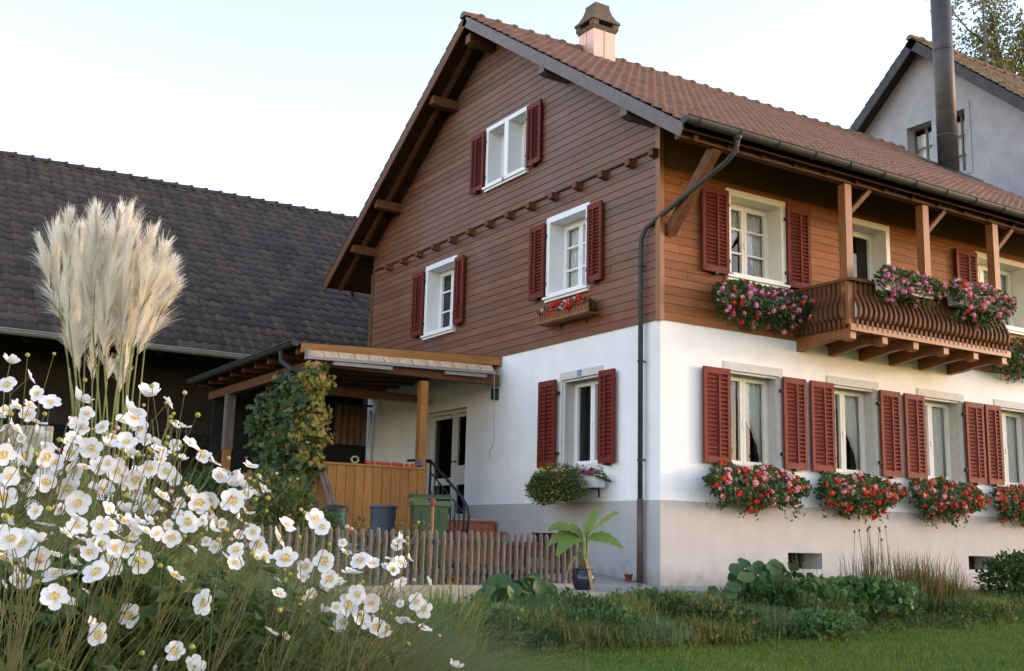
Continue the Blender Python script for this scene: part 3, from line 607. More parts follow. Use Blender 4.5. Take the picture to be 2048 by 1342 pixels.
dp = MB(); dp.tube([(.22, -1.245, 5.66), (.22, -1.245, 5.56), (.215, -1.225, 5.46), (.17, -1.10, 5.33), (-.03, .05, 4.80), (-.085, .20, 4.70), (-.09, .29, 4.58), (-.09, .30, 4.40), (-.09, .30, 1.08)], .034, 12)
dp.tube([(.22, -1.245, 5.64), (.22, -1.245, 5.58)], [.07, .045], 12)
for z in (4.2, 2.9, 1.6): dp.tube([(-.0, .30, z), (-.11, .30, z)], .012, 6); dp.tube([(-.09, .30, z - .015), (-.09, .30, z + .015)], .042, 12)
dpo = dp.build('downpipe', M['zinc'], house, True)
dp = MB(); dp.tube([(-.09, .30, 1.10), (-.09, .30, 0.0)], .041, 12); dp.build('standpipe', M['copper_brown'], dpo, True)
dp = MB(); half_round((-.62, W + 1.18, 5.68), (8, W + 1.18, 5.68), .075, dp, 'x'); dp.tube([(.05, W + 1.15, 5.62), (.05, W + 1.1, 5.45), (-.0, W + .2, 5.05), (0, W + .06, 4.9), (0, W + .06, 3.0)], .042, 8); dp.build('rear_gutter', M['zinc'], house)
# chimney
cx0, cx1, cy0, cy1 = 1.80, 2.29, 4.0, 4.46
b = MB(); b.box(cx0, cx1, cy0, cy1, 9.0, 9.64)
chim = b.build('chimney', M['copper'], roof)
b = MB(); mx = (cx0 + cx1) / 2; my = (cy0 + cy1) / 2
b.box(mx - .008, mx + .008, cy0 - .012, cy0, 9.0, 9.64); b.box(cx0 - .012, cx0, my - .008, my + .008, 9.0, 9.64)
b.build('seam', M['copper'], chim)
b = MB(); prof = [(.245, 9.63), (.285, 9.72), (.30, 9.78)]
def ringq(b, ps):
    for (r0, z0), (r1, z1) in zip(ps, ps[1:]):
        q0 = [(mx + sx * r0, my + sy * r0 * .95, z0) for sx, sy in ((-1, -1), (1, -1), (1, 1), (-1, 1))]; q1 = [(mx + sx * r1, my + sy * r1 * .95, z1) for sx, sy in ((-1, -1), (1, -1), (1, 1), (-1, 1))]
        for i in range(4): j = (i + 1) % 4; b.poly([q0[i], q0[j], q1[j], q1[i]])
ringq(b, [(.20, 9.625), (.25, 9.63), (.285, 9.70), (.285, 9.705), (.0, 9.71)])
for sx, sy in ((-1, -1), (1, -1), (1, 1), (-1, 1)): b.box(mx + sx * .285 - (0 if sx < 0 else .12), mx + sx * .285 + (.12 if sx < 0 else 0), my + sy * .27 - (0 if sy < 0 else .12), my + sy * .27 + (.12 if sy < 0 else 0), 9.70, 9.80)
ringq(b, [(.0, 9.795), (.31, 9.795), (.305, 9.84), (.25, 9.90), (.20, 10.0), (.165, 10.11), (.16, 10.19), (.135, 10.21), (.0, 10.215)])
b.build('chimney_cap', M['concrete_moss'], chim)
# big flue pipe through the far end of the roof
b = MB(); b.tube([(10.0, 2.75, 7.9), (10.0, 2.75, 13.6)], .205, 28)
fl = b.build('flue_pipe', M['steel_pipe'], house, True)
for z in (9.0, 10.9, 12.8): b = MB(); b.tube([(10.0, 2.75, z - .02), (10.0, 2.75, z + .02)], .21, 28); b.build('flue_collar', M['steel_pipe'], fl, True)
b = MB(); b.hexa([(9.6, 2.3, 7.94), (10.5, 2.3, 7.94), (10.5, 3.2, 8.53), (9.6, 3.2, 8.53), (9.6, 2.3, 8.02), (10.5, 2.3, 8.02), (10.5, 3.2, 8.61), (9.6, 3.2, 8.61)]); b.build('flashing', M['zinc'], fl)

# ---------------------------------------------------------------- balcony (part of the house)
BX0, BX1, BYF = 2.5, 6.0, -1.0
b = MB()
for k in range(8): y = -.01 - k * .122; b.box(BX0 + .02, BX1 - .02, y - .118, y, 3.495, 3.53)
b.box(BX0 - .03, BX1 + .03, BYF - .035, BYF - .002, 3.44, 3.535)
balc = b.build('balcony', M['wood_orange'], house)
for x in (2.57, 3.22, 3.88, 4.55, 5.24, 5.93):
    b = MB(); b.prism([(0, 3.28), (-.25, 3.30), (-.5, 3.345), (-.7, 3.365), (-.82, 3.345), (-.86, 3.315), (-.95, 3.315), (-.985, 3.34), (-.985, 3.49), (0, 3.49)], lambda p, t: (t, p[0], p[1]), x - .055, x + .055); b.build('balcony_beam', M['wood_orange'], balc)
b = MB(); b.box(BX0 - .04, BX1 + .04, BYF - .07, BYF + .05, 4.13, 4.175); b.box(BX0 - .04, BX0 + .06, BYF + .05, 0, 4.131, 4.174); b.box(BX1 - .06, BX1 + .04, BYF + .05, 0, 4.131, 4.174)
b.build('handrail', M['wood_mid'], balc)
b = MB(); b.box(BX0 + .03, BX1 - .03, BYF + .005, BYF + .035, 4.03, 4.10); b.box(BX0 + .03, BX1 - .03, BYF + .005, BYF + .035, 3.57, 3.63)
for x in (BX0 + .01, BX1 - .04): b.box(x, x + .03, BYF + .04, 0, 4.031, 4.099); b.box(x, x + .03, BYF + .04, 0, 3.571, 3.629)
b.build('balcony_rail', M['wood_mid'], balc)
def bal_profile(): # outward offset along height (bellied board)
    cz = np.array([3.485, 3.56, 3.60, 3.61, 3.66, 3.74, 3.84, 3.93, 4.0, 4.06, 4.13]); off = np.array([.035, .04, .045, .075, .105, .115, .085, .040, .02, .025, .03])
    zz = np.linspace(3.485, 4.13, 24); return zz, np.interp(zz, cz, off)
zz_, oo_ = bal_profile()
def baluster_mesh():
    b = MB(); outer = [(-o, z) for o, z in zip(oo_, zz_)]; inner = [(-o + .055, z) for o, z in zip(oo_, zz_)][::-1]
    for i in range(len(zz_) - 1):
        o0, o1, z0, z1 = oo_[i], oo_[i + 1], zz_[i], zz_[i + 1]
        b.v += [(sx * .022, -o + d, z) for z, o in ((z0, o0), (z1, o1)) for sx, d in ((-1, 0), (1, 0), (1, .055), (-1, .055))]
        n = 8 * i
        for q in ((0, 1, 5, 4), (1, 2, 6, 5), (2, 3, 7, 6), (3, 0, 4, 7)): b.f.append(tuple(n + c for c in q))
    b.f.append((3, 2, 1, 0)); n = 8 * (len(zz_) - 1); b.f.append((n - 4, n - 3, n - 2, n - 1))
    me = b.mesh('baluster'); me.materials.append(M['wood_mid']); return me
bme = baluster_mesh()
nbal = 33
for k in range(nbal): inst('baluster', bme, balc, (BX0 + .10 + (BX1 - BX0 - .2) * k / (nbal - 1), BYF, 0))
for k in range(11):
    y = -.06 - (.86) * k / 10; inst('baluster', bme, balc, (BX0, y, 0), (0, 0, rad(-90))); inst('baluster', bme, balc, (BX1, y, 0), (0, 0, rad(90)))
for x in (2.54, 4.20, 5.86):
    b = MB(); b.box(x - .065, x + .065, BYF - .0, BYF + .125, 3.53, 5.52); b.build('balcony_post', M['wood_orange'], balc)
for x in (2.54, 4.20, 5.86):
    b = MB(); b.beam((x + .06, BYF + .06, 5.12), (x + .5, BYF + .06, 5.53), .06, .07, (0, 1, 0)); b.build('knee_brace', M['wood_mid'], balc)
# ================================================================== PORCH
porch = thing('porch', (-1.7, 6.0, 0), 'lean-to wooden porch with vertical plank parapet and cream awning against the gable wall', 'porch')
PX, PY = -3.45, 3.95
def pz(x): return 3.40 + (x / 3.45) * .16      # roof underside height, falling to the left
b = MB(); b.hexa([(PX, PY, pz(PX) + .0), (-.02, PY, pz(0) + .0), (-.02, 8.9, pz(0) + .0), (PX, 8.9, pz(PX) + .0), (PX, PY, pz(PX) + .035), (-.02, PY, pz(0) + .035), (-.02, 8.9, pz(0) + .035), (PX, 8.9, pz(PX) + .035)])
b.build('porch_roof', M['zinc'], porch)
b = MB(); b.hexa([(PX + .03, PY - .03, pz(PX) - .115), (-.025, PY - .03, pz(0) - .115), (-.025, PY - .002, pz(0) - .115), (PX + .03, PY - .002, pz(PX) - .115), (PX + .03, PY - .03, pz(PX) + .02), (-.025, PY - .03, pz(0) + .02), (-.025, PY - .002, pz(0) + .02), (PX + .03, PY - .002, pz(PX) + .02)])
b.build('fascia', M['panel_beam'], porch)
for k in range(9):
    y = PY + .12 + k * .58
    b = MB(); b.hexa([(PX + .02, y - .04, pz(PX) - .13), (-.03, y - .04, pz(0) - .13), (-.03, y + .04, pz(0) - .13), (PX + .02, y + .04, pz(PX) - .13), (PX + .02, y - .04, pz(PX) - .005), (-.03, y - .04, pz(0) - .005), (-.03, y + .04, pz(0) - .005), (PX + .02, y + .04, pz(PX) - .005)])
    b.build('rafter', M['wood_mid'], porch)
b = MB(); half_round((PX - .07, PY - .06, 3.27), (PX - .07, 8.95, 3.23), .07, b, 'y')
b.tube([(PX - .145, PY - .06, 3.275), (PX - .145, 8.95, 3.235)], .012, 6); b.build('porch_gutter', M['zinc'], porch)
b = MB(); b.tube([(PX - .07, 4.45, 3.20), (PX - .06, 4.45, 3.05), (PX + .05, 4.3, 2.92), (PX + .2, 4.12, 2.86), (PX + .2, 4.1, .1)], .04, 8); b.build('porch_downpipe', M['zinc'], porch)
for p in ((-1.39, 3.97, .72), (-3.16, 3.97, .0), (-3.16, 7.75, .0)):
    b = MB(); b.box(p[0] - .06, p[0] + .06, p[1] - .06, p[1] + .06, p[2], 2.90); b.build('porch_post', M['panel_wood'], porch)
b = MB(); b.box(-3.26, -.05, 3.93, 4.03, 2.96, 3.12); b.build('front_beam', M['wood_mid'], porch)
b = MB(); b.box(-3.225, -3.095, 4.04, 8.8, 2.90, 3.04); b.build('side_beam', M['wood_mid'], porch)
b = MB(); b.box(-3.235, -3.085, 7.675, 7.70, 1.95, 2.9); b.box(-3.235, -3.225, 7.70, 7.825, 1.95, 2.9); b.build('post_cladding', M['wood_grey'], porch)
b = MB(); b.box(-3.05, -.1, 6.2, 6.32, 2.86, 3.0); b.build('cross_beam', M['wood_beam_x'], porch)
b = MB(); b.box(-3.25, -1.3, 3.9, 8.7, .56, .72); b.box(-1.3, -.02, 4.15, 8.7, .60, .84); b.box(-3.2, -1.33, 3.99, 4.1, -.1, .56); b.box(-3.22, -3.1, 4.0, 8.7, -.1, .56); b.build('porch_floor', M['plinth'], porch)
def planks(name, fn, n, t0, t1, z0, z1):
    b = MB(); L = (t1 - t0) / n
    for k in range(n):
        a0 = t0 + k * L + .004; a1 = t0 + (k + 1) * L - .004
        b.hexa([fn(a0, 0, z0), fn(a1, 0, z0), fn(a1, .025, z0), fn(a0, .025, z0), fn(a0, 0, z1), fn(a1, 0, z1), fn(a1, .025, z1), fn(a0, .025, z1)])
    b.hexa([fn(t0, .026, z0 + .02), fn(t1, .026, z0 + .02), fn(t1, .05, z0 + .02), fn(t0, .05, z0 + .02), fn(t0, .026, z1 - .01), fn(t1, .026, z1 - .01), fn(t1, .05, z1 - .01), fn(t0, .05, z1 - .01)])
    return b.build(name, M['panel_wood'], porch)
planks('parapet', lambda a, o, z: (a, 3.885 + o, z), 13, -3.22, -1.33, .55, 1.545)
planks('side_parapet', lambda a, o, z: (-3.255 + o, a, z), 20, 3.95, 6.6, .45, 1.5)
b = MB(); b.box(-3.26, -1.31, 3.86, 4.02, 1.546, 1.575); b.build('parapet_cap', M['panel_beam'], porch)
# awning: rolled cloth hanging as a scalloped band, with its bars
b = MB(); n = 13
for k in range(n):
    x0 = -3.33 + k * (3.12 / n) + .004; x1 = -3.33 + (k + 1) * (3.12 / n) - .004; m_ = 6
    dz = lambda x: (x + 3.33) * .03
    for i in range(m_):
        u0 = x0 + (x1 - x0) * i / m_; u1 = x0 + (x1 - x0) * (i + 1) / m_
        bo = lambda u: .03 * math.sin(math.pi * (u - x0) / (x1 - x0))
        b.poly([(u0, 3.80 - bo(u0), 3.055 + dz(u0)), (u1, 3.80 - bo(u1), 3.055 + dz(u1)), (u1, 3.895, 3.165 + dz(u1)), (u0, 3.895, 3.165 + dz(u0))])
aw = b.build('awning', M['awning'], porch)
b = MB(); b.beam((-3.36, 3.80, 3.04), (-.2, 3.80, 3.13), .05, .045, (0, 0, 1)); b.box(-3.37, -3.34, 3.78, 3.90, 3.02, 3.16); b.build('awning_bar', M['alu'], aw)
for x0, x1, z in ((-2.95, -2.0, 3.0), (-1.1, -.35, 3.05)): b = MB(); b.beam((x0, 3.84, z), (x1, 3.84, z + .02), .06, .05); b.build('awning_arm', M['alu'], aw)
b = MB(); b.tube([(-.22, 3.80, 3.1), (-.22, 3.76, 2.0)], .006, 6); b.tube([(-.22, 3.76, 2.0), (-.30, 3.74, 1.9), (-.30, 3.74, 1.78)], .008, 6); b.build('awning_crank', M['alu'], aw)
b = MB(); b.box(-.10, -.013, 3.99, 4.09, 2.74, 2.92); b.build('awning_motor_box', M['iron'], porch)
# back wall with hanging cloth panels, and door in the gable
b = MB(); b.box(-3.2, -.30, 8.55, 8.6, .5, 3.2); b.build('porch_back_wall', M['dark'], porch)
V = []; na = 60; xa, xb = float(atY(668, 850, 8.4)[0]), float(atY(733, 850, 8.4)[0]); za, zb_ = float(atY(700, 812, 8.4)[2]), float(atY(700, 890, 8.4)[2])
for j in range(13):
    for i_ in range(na + 1): x = xa + (xb - xa) * i_ / na; V.append((x, 8.4 + .03 * math.sin(i_ * 6.283 / 12), za + (zb_ - za) * j / 12))
k = np.arange(na)[None, :] + np.arange(12)[:, None] * (na + 1)
nbuild('cloth_panel', V, np.stack([k, k + 1, k + na + 2, k + na + 1], -1).reshape(-1, 4), M['curt_brown'], porch, True)
b = MB(); b.box(xa - .1, xb + .1, 8.37, 8.43, za + .01, za + .05); b.build('curtain_rod', M['iron'], porch)
b = MB(); x = float(atY(741, 850, 8.6)[0]); b.tube([(x, 8.62, .5), (x, 8.62, 2.95)], .045, 10); b.build('corner_pipe', M['white_paint'], porch)
d0, d1, dz0, dz1 = ODOOR
b = MB()
for a0, a1, z0, z1 in ((d0, d0 + .06, dz0, dz1), (d1 - .06, d1, dz0, dz1), (d0 + .06, d1 - .06, dz1 - .06, dz1), (5.56, 5.64, dz0, dz1 - .06)): b.mbox(G, a0, a1, -.18, -.10, z0, z1)
for q in ([(d0, .012), (d0, -.10)], [(d1, .012), (d1, -.10)]): b.poly([G(*q[0], dz0), G(*q[1], dz0), G(*q[1], dz1), G(*q[0], dz1)])
b.poly([G(d0, .0, dz1), G(d1, .0, dz1), G(d1, -.1, dz1), G(d0, -.1, dz1)])
dr = b.build('door', M['stone_grey'], house)
b = MB()
for a0, a1 in ((d0 + .065, 5.555), (5.645, d1 - .065)):
    for q in ((a0, a0 + .05, dz0 + .01, dz1 - .07), (a1 - .05, a1, dz0 + .01, dz1 - .07), (a0 + .051, a1 - .051, dz0 + .01, dz0 + .11), (a0 + .051, a1 - .051, dz1 - .13, dz1 - .07)): b.mbox(G, q[0], q[1], -.165, -.115, q[2], q[3])
b.mbox(G, d0 + .116, 5.504, -.15, -.13, dz0 + .60, dz0 + .92); b.mbox(G, 5.696, d1 - .116, -.15, -.13, dz0 + .60, dz0 + .72)
b.build('door_leaf', M['stone_grey'], dr)
b = MB(); b.poly([G(d0 + .1, -.14, dz0 + .1), G(d1 - .1, -.14, dz0 + .1), G(d1 - .1, -.14, dz1 - .1), G(d0 + .1, -.14, dz1 - .1)][::-1]); b.build('pane', M['glass'], dr)
b = MB(); b.mbox(G, 5.50, 5.62, -.11, -.07, dz0 + .98, dz0 + 1.0); b.build('handle', M['iron'], dr)
b = MB(); b.box(.2, 1.6, d0 - .3, d1 + .3, dz0 - .1, dz0 - .05); b.poly([(1.6, d0 - .3, .5), (1.6, d1 + .3, .5), (1.6, d1 + .3, 3), (1.6, d0 - .3, 3)]); b.poly([(.19, d0 - .3, .6), (1.6, d0 - .3, .6), (1.6, d0 - .3, 3), (.19, d0 - .3, 3)]); b.poly([(.19, d1 + .3, .6), (1.6, d1 + .3, .6), (1.6, d1 + .3, 3), (.19, d1 + .3, 3)]); b.poly([(.19, d0 - .3, 2.9), (1.6, d0 - .3, 2.9), (1.6, d1 + .3, 2.9), (.19, d1 + .3, 2.9)])
b.build('hall', M['dark'], dr)
# steps up to the porch and their railing
st = thing('steps', (-.6, 3.6, 0), 'terracotta tiled steps leading up to the porch door', 'steps')
for k, (y, z) in enumerate(((3.90, .82), (3.62, .655), (3.34, .49), (3.06, .325), (2.78, .16))):
    b = MB(); b.box(-1.22, -.075 + .0 * k, y, 4.15, max(-.1, z - .164), z - .03); b.box(-1.24, -.06, y - .02, 4.15, z - .029, z); b.build('step', M['terracotta'], st)
rl = thing('stair_railing', (-1.15, 3.5, .4), 'dark wrought iron railing curving down beside the porch steps', 'railing')
b = MB(); top = [(-1.28, 4.6, 1.72), (-1.18, 4.3, 1.72), (-1.12, 4.1, 1.68), (-1.10, 3.6, 1.38), (-1.10, 3.2, 1.15), (-1.10, 3.02, 1.0), (-1.10, 2.95, .85), (-1.10, 2.99, .68), (-1.10, 3.04, .60)]
b.tube(top, .022, 8); b.build('handrail', M['iron'], rl, True)
b = MB(); b.tube([(-1.10, 4.15, 1.52), (-1.10, 3.6, 1.2), (-1.10, 3.1, .9)], .012, 6); b.tube([(-1.10, 4.15, .98), (-1.10, 3.6, .66), (-1.10, 3.1, .4)], .012, 6); b.tube([(-1.3, 4.15, 1.72), (-1.10, 4.15, 1.72)], .012, 6); b.tube([(-1.3, 4.15, 1.0), (-1.1, 4.15, 1.0)], .012, 6); b.build('railing_bar', M['iron'], rl)
for k in range(9):
    y = 4.15 - k * .13; zt = 1.52 - (4.15 - y) * .6
    b = MB(); b.tube([(-1.10, y, zt - .56), (-1.10, y, zt)], .010, 6)
    if k % 2 == 0: b.tube([(-1.10, y, zt - .36), (-1.07, y, zt - .32), (-1.10, y, zt - .28), (-1.13, y, zt - .24), (-1.10, y, zt - .20)], .008, 5)
    b.build('railing_spindle', M['iron'], rl)
for x in (-1.28, -1.2): b = MB(); b.tube([(x, 4.15, .8), (x, 4.15, 1.72)], .010, 6); b.build('railing_spindle', M['iron'], rl)
b = MB(); b.tube([(-1.10, 3.1, .3), (-1.10, 3.1, 1.08)], .018, 8); b.tube([(-1.10, 4.17, .8), (-1.10, 4.17, 1.72)], .018, 8); b.build('railing_post', M['iron'], rl)
# tomatoes on the parapet cap
rt = random.Random(4); tb = MB(); tb.lathe((0, 0, 0), [(.006, -.030), (.026, -.024), (.037, -.008), (.036, .010), (.024, .024), (.008, .021)], 14)
tme_ = tb.mesh('fruit'); tme_.materials.append(M['tomato']); tme_.polygons.foreach_set('use_smooth', np.ones(len(tme_.polygons), bool))
cal = MB()
for k in range(5): t = k * 1.257; cal.poly([(0, 0, .024), (.012 * math.cos(t - .4), .012 * math.sin(t - .4), .025), (.024 * math.cos(t), .024 * math.sin(t), .029), (.012 * math.cos(t + .4), .012 * math.sin(t + .4), .025)])
cme = cal.mesh('calyx'); cme.materials.append(M['leaf_dark'])
xt = [-1.47, -1.545, -1.63, -1.71, -1.785, -1.86, -1.94, -2.03, -2.11, -2.20, -2.29]
for k, x in enumerate(xt):
    t = thing('tomato', (x, 3.94 + rt.uniform(-.02, .02), 1.605), 'ripe red tomato in the row along the porch parapet', 'tomato', 'tomatoes ripening on the porch parapet')
    t.rotation_euler = (rt.uniform(-.2, .2), rt.uniform(-.2, .2), rt.uniform(0, 6)); inst('fruit', tme_, t, scale=rt.uniform(.85, 1.05)); inst('calyx', cme, t)
b = MB(); b.lathe((-1.405 - .06 + .02, 3.90, 1.576), [(.028, 0), (.034, .01), (.034, .07), (.018, .09), (.014, .12), (.017, .122)], 14); o = b.build('bottle', M['blue_glass'], None, True); tag(o, 'small blue bottle at the post end of the tomato row', 'bottle')
b = MB()
for q in range(2): b.tube([(-2.48 + .055 * math.cos(t) + .0, 3.94 + .02 * q, 1.635 + .045 * math.sin(t)) for t in np.linspace(0, 6.283, 18)], .012, 6)
o = b.build('straw_wreath', M['straw'], None, True); tag(o, 'small straw ring standing on the porch parapet left of the tomatoes', 'wreath')
# planks leaning at the porch corner
for k, (x0, x1) in enumerate(((-3.05, -2.86), (-3.0, -2.72))):
    b = MB(); b.beam((x1, 3.55, .45), (x0 - .05, 3.84, 1.56), .05, .022, (0, 1, 0)); o = b.build('leaning_plank', M['wood_grey'])
    tag(o, ['short grey board leaning steeply against the left end of the plank parapet', 'grey board leaning at the flatter angle against the plank parapet'][k], 'plank')

# ================================================================== BARN
barn = thing('barn', (-4, 11.5, 0), 'long barn with a vast dark tiled roof behind the house and porch', 'barn')
BRY, BRZ, BEY, BEZ = 16.0, 9.02, 10.02, 3.99
bs_ = (BRZ - BEZ) / (BRY - BEY); bc = 1 / math.hypot(1, bs_); bsn = bs_ * bc; BSL = (BRY - BEY) / bc
def PB(x, s, n): return (x, BRY - s * bc - n * bsn, BRZ - s * bsn + n * bc)
V, F = roof_tiles(PB, -16, 4.5, BSL, .25, .30, 5, roll=.035, jit=.009)
br = nbuild('roof', V, F, M['tile_barn'], barn)
b = MB(); b.hexa([PB(-16, 0, -.14), PB(4.5, 0, -.14), PB(4.5, BSL - .05, -.14), PB(-16, BSL - .05, -.14), PB(-16, 0, -.03), PB(4.5, 0, -.03), PB(4.5, BSL - .05, -.03), PB(-16, BSL - .05, -.03)])
b.poly([(-16, BRY, BRZ), (4.5, BRY, BRZ), (4.5, BRY + 6, BRZ - 5), (-16, BRY + 6, BRZ - 5)]); b.build('roof_boarding', M['dark_wood'], br)
ridge_caps(-16, 4.5, BRY, BRZ - .03, .12, 55, M['tile_barn'], br)
b = MB(); half_round((-16, BEY - .09, BEZ - .03), (4.5, BEY - .09, BEZ - .03), .085, b, 'x'); b.tube([(-16, BEY - .18, BEZ - .02), (4.5, BEY - .18, BEZ - .02)], .016, 6); b.build('gutter', M['alu'], barn)
b = MB(); b.box(-16, 4, 12.0, 12.08, -.2, 4.2); b.build('barn_back_wall', M['dark_wood'], barn)
b = MB(); b.box(-16, 4, 10.9, 11.08, 2.45, 2.68); b.build('barn_beam', M['dark_wood'], barn)
for x in (-12, -8.2, -4.6, -1.2): b = MB(); b.box(x - .1, x + .1, 10.9, 11.08, -.2, 2.45); b.build('barn_post', M['dark_wood'], barn)
b = MB()
for k in range(26): x = -15.8 + k * .8; b.hexa([PB(x, 4.5, -.28), PB(x + .1, 4.5, -.28), PB(x + .1, BSL - .1, -.28), PB(x, BSL - .1, -.28), PB(x, 4.5, -.14), PB(x + .1, 4.5, -.14), PB(x + .1, BSL - .1, -.14), PB(x, BSL - .1, -.14)])
b.build('rafter_tails', M['dark_wood'], barn)
b = MB(); b.box(-16, -15.9, 10.1, 22, -.2, 4); b.box(4.3, 4.4, 10.1, 22, -.2, 4); b.build('barn_end_wall', M['dark_wood'], barn)

# ================================================================== NEIGHBOUR HOUSE
nbh = thing('neighbour_house', (13, 5.5, 0), 'lilac grey rendered house with steep brown roof rising behind the right end of the chalet', 'house')
NX, NY, NZ, NS = 13.0, 5.5, 12.98, .888
NG = lambda a, o, z: (NX - o, a, z)
NW = [(5.32, 6.04, 9.35, 10.86), (4.40, 4.98, 9.35, 10.86)]
b = MB(); hw = 5.2
zz = np.concatenate([[-.2, 4, 8.2], np.linspace(8.36, 12.8, 40)])
for b0, b1 in zip(zz, zz[1:]):
    zm = (b0 + b1) / 2; f = lambda z: min(hw, (NZ - .05 - z) / NS)
    br_ = sorted({b0, b1} | {q for h in NW for q in h[2:] if b0 < q < b1})
    for c0, c1_ in zip(br_, br_[1:]):
        zc = (c0 + c1_) / 2; lo, hi = NY - f(zc), NY + f(zc)
        for s0, s1 in cut(lo, hi, [h[:2] for h in NW if h[2] < zc < h[3]]):
            l0 = NY - f(c0) if s0 == lo else s0; l1 = NY - f(c1_) if s0 == lo else s0; h0 = NY + f(c0) if s1 == hi else s1; h1 = NY + f(c1_) if s1 == hi else s1
            b.poly([NG(l0, 0, c0), NG(h0, 0, c0), NG(h1, 0, c1_), NG(l1, 0, c1_)])
b.poly([(NX, NY - hw, -.2), (24, NY - hw, -.2), (24, NY - hw, 8.3), (NX, NY - hw, 8.3)])
b.poly([(24, NY - hw, -.2), (24, NY + hw, -.2), (24, NY + hw, 8.3), (24, NY, 12.9), (24, NY - hw, 8.3)]); b.poly([(NX, NY + hw, -.2), (24, NY + hw, -.2), (24, NY + hw, 8.3), (NX, NY + hw, 8.3)])
b.build('rendered_wall', M['render_grey'], nbh)
nc = 1 / math.hypot(1, NS); nsn = NS * nc; NSL = 5.9 / nc
def NR(x, s, n): return (x, NY - s * nc - n * nsn, NZ - s * nsn + n * nc)
def NL(x, s, n): return (x, NY + s * nc + n * nsn, NZ - s * nsn + n * nc)
Va, Fa = roof_tiles(NR, NX - .42, 24, NSL, .2, .22, 8, roll=.015, jit=.01); Vb, Fb = roof_tiles(NL, NX - .42, 24, NSL, .2, .22, 9, roll=.015, jit=.01)
nr = nbuild('roof', Va + Vb, np.array(Fa + [tuple(i + len(Va) for i in f) for f in Fb]), M['tile_old'], nbh)
ridge_caps(NX - .45, 24, NY, NZ - .03, .12, 28, M['tile_ridge'], nr)
for P in (NR, NL):
    b = MB(); b.hexa([P(NX - .40, 0, -.12), P(24, 0, -.12), P(24, NSL, -.12), P(NX - .40, NSL, -.12), P(NX - .40, 0, -.03), P(24, 0, -.03), P(24, NSL, -.03), P(NX - .40, NSL, -.03)]); b.build('soffit', M['dark_wood'], nr)
    b = MB(); b.hexa([P(NX - .43, 0, -.25), P(NX - .39, 0, -.25), P(NX - .39, NSL, -.25), P(NX - .43, NSL, -.25), P(NX - .43, 0, -.02), P(NX - .39, 0, -.02), P(NX - .39, NSL, -.02), P(NX - .43, NSL, -.02)]); b.build('bargeboard', M['barge_dark'], nr)
for a0, a1, z0, z1 in NW:
    b = MB(); b.mbox(NG, a0 - .14, a1 + .14, -.01, .02, z1, z1 + .16); b.mbox(NG, a0 - .14, a0, -.01, .018, z0 - .1, z1); b.mbox(NG, a1, a1 + .14, -.01, .018, z0 - .1, z1)
    for a in (a0, a1): b.poly([NG(a, -.005, z0), NG(a, -.3, z0), NG(a, -.3, z1), NG(a, -.005, z1)])
    b.poly([NG(a0, -.005, z1), NG(a1, -.005, z1), NG(a1, -.3, z1), NG(a0, -.3, z1)]); w = b.build('window', M['render_grey'], nbh)
    b = MB()
    for t in (0, .5, 1): a = a0 + (a1 - a0) * t; b.mbox(NG, a - .025, a + .025, -.3, -.26, z0, z1)
    for t in (0, .33, .66, 1): z = z0 + (z1 - z0) * t; b.mbox(NG, a0, a1, -.298, -.265, z - .02, z + .02)
    b.build('sash', M['wood_grey'], w)
    b = MB(); b.poly([NG(a0, -.285, z0), NG(a1, -.285, z0), NG(a1, -.285, z1), NG(a0, -.285, z1)][::-1]); b.build('pane', M['glass'], w)
    curtain(NG, a0, 1, a1 - a0, z0, z1 - .12, -.38, 0, 5, M['curtain'], 'curtain', w, 3)
    b = MB(); b.poly([NG(a0 - .3, -.9, z0 - .3), NG(a1 + .3, -.9, z0 - .3), NG(a1 + .3, -.9, z1 + .3), NG(a0 - .3, -.9, z1 + .3)]); b.build('room', M['room'], w)
ap = atX(1972, 120, 15.5); b = MB(); b.tube([(15.5, ap[1], ap[2] - 1.6), (15.5, ap[1], ap[2] + 5)], .03, 8); b.build('antenna_mast', M['steel_pipe'], nbh)

# ================================================================== FENCE AND GARDEN THINGS
FA, FB = np.array([-1.52, -.28]), np.array([-7.3, -1.30])
fd = (FB - FA) / np.linalg.norm(FB - FA); fl_ = np.linalg.norm(FB - FA); fnrm = np.array([fd[1], -fd[0]])
if fnrm[1] > 0: fnrm = -fnrm
fence = thing('picket_fence', (*FA, .04), 'weathered grey wooden picket fence on a low stone wall in front of the porch', 'fence')
rf_ = random.Random(9)
def fpt(t, o=0): p = FA + fd * t + fnrm * o; return p
def fz(t): return .045 + .0 * t
for hz_ in (.14, .44):
    b = MB(); p = fpt(-.03, -.03); q = fpt(fl_, -.03); b.beam((*p, fz(0) + hz_), (*q, fz(fl_) + hz_), .035, .055); b.build('fence_rail', M['wood_grey'], fence)
npk = 62; sp = fl_ / npk
for k in range(npk):
    t = k * sp + .02 + rf_.uniform(-.006, .006); r = .024 + rf_.uniform(-.002, .003); h = .56 + rf_.uniform(-.012, .012); p = fpt(t, .012); ln = rf_.uniform(-.01, .01)
    b = MB(); b.tube([(p[0], p[1], fz(t) - .0), (p[0] + ln * .5, p[1] + ln, fz(t) + h * .5), (p[0] + ln, p[1] + ln, fz(t) + h - .03), (p[0] + ln, p[1] + ln, fz(t) + h)], [r, r * .98, r * .95, r * .45], 8)
    b.build('picket', M['wood_grey'], fence)
b = MB(); rr = random.Random(2); t = -.12
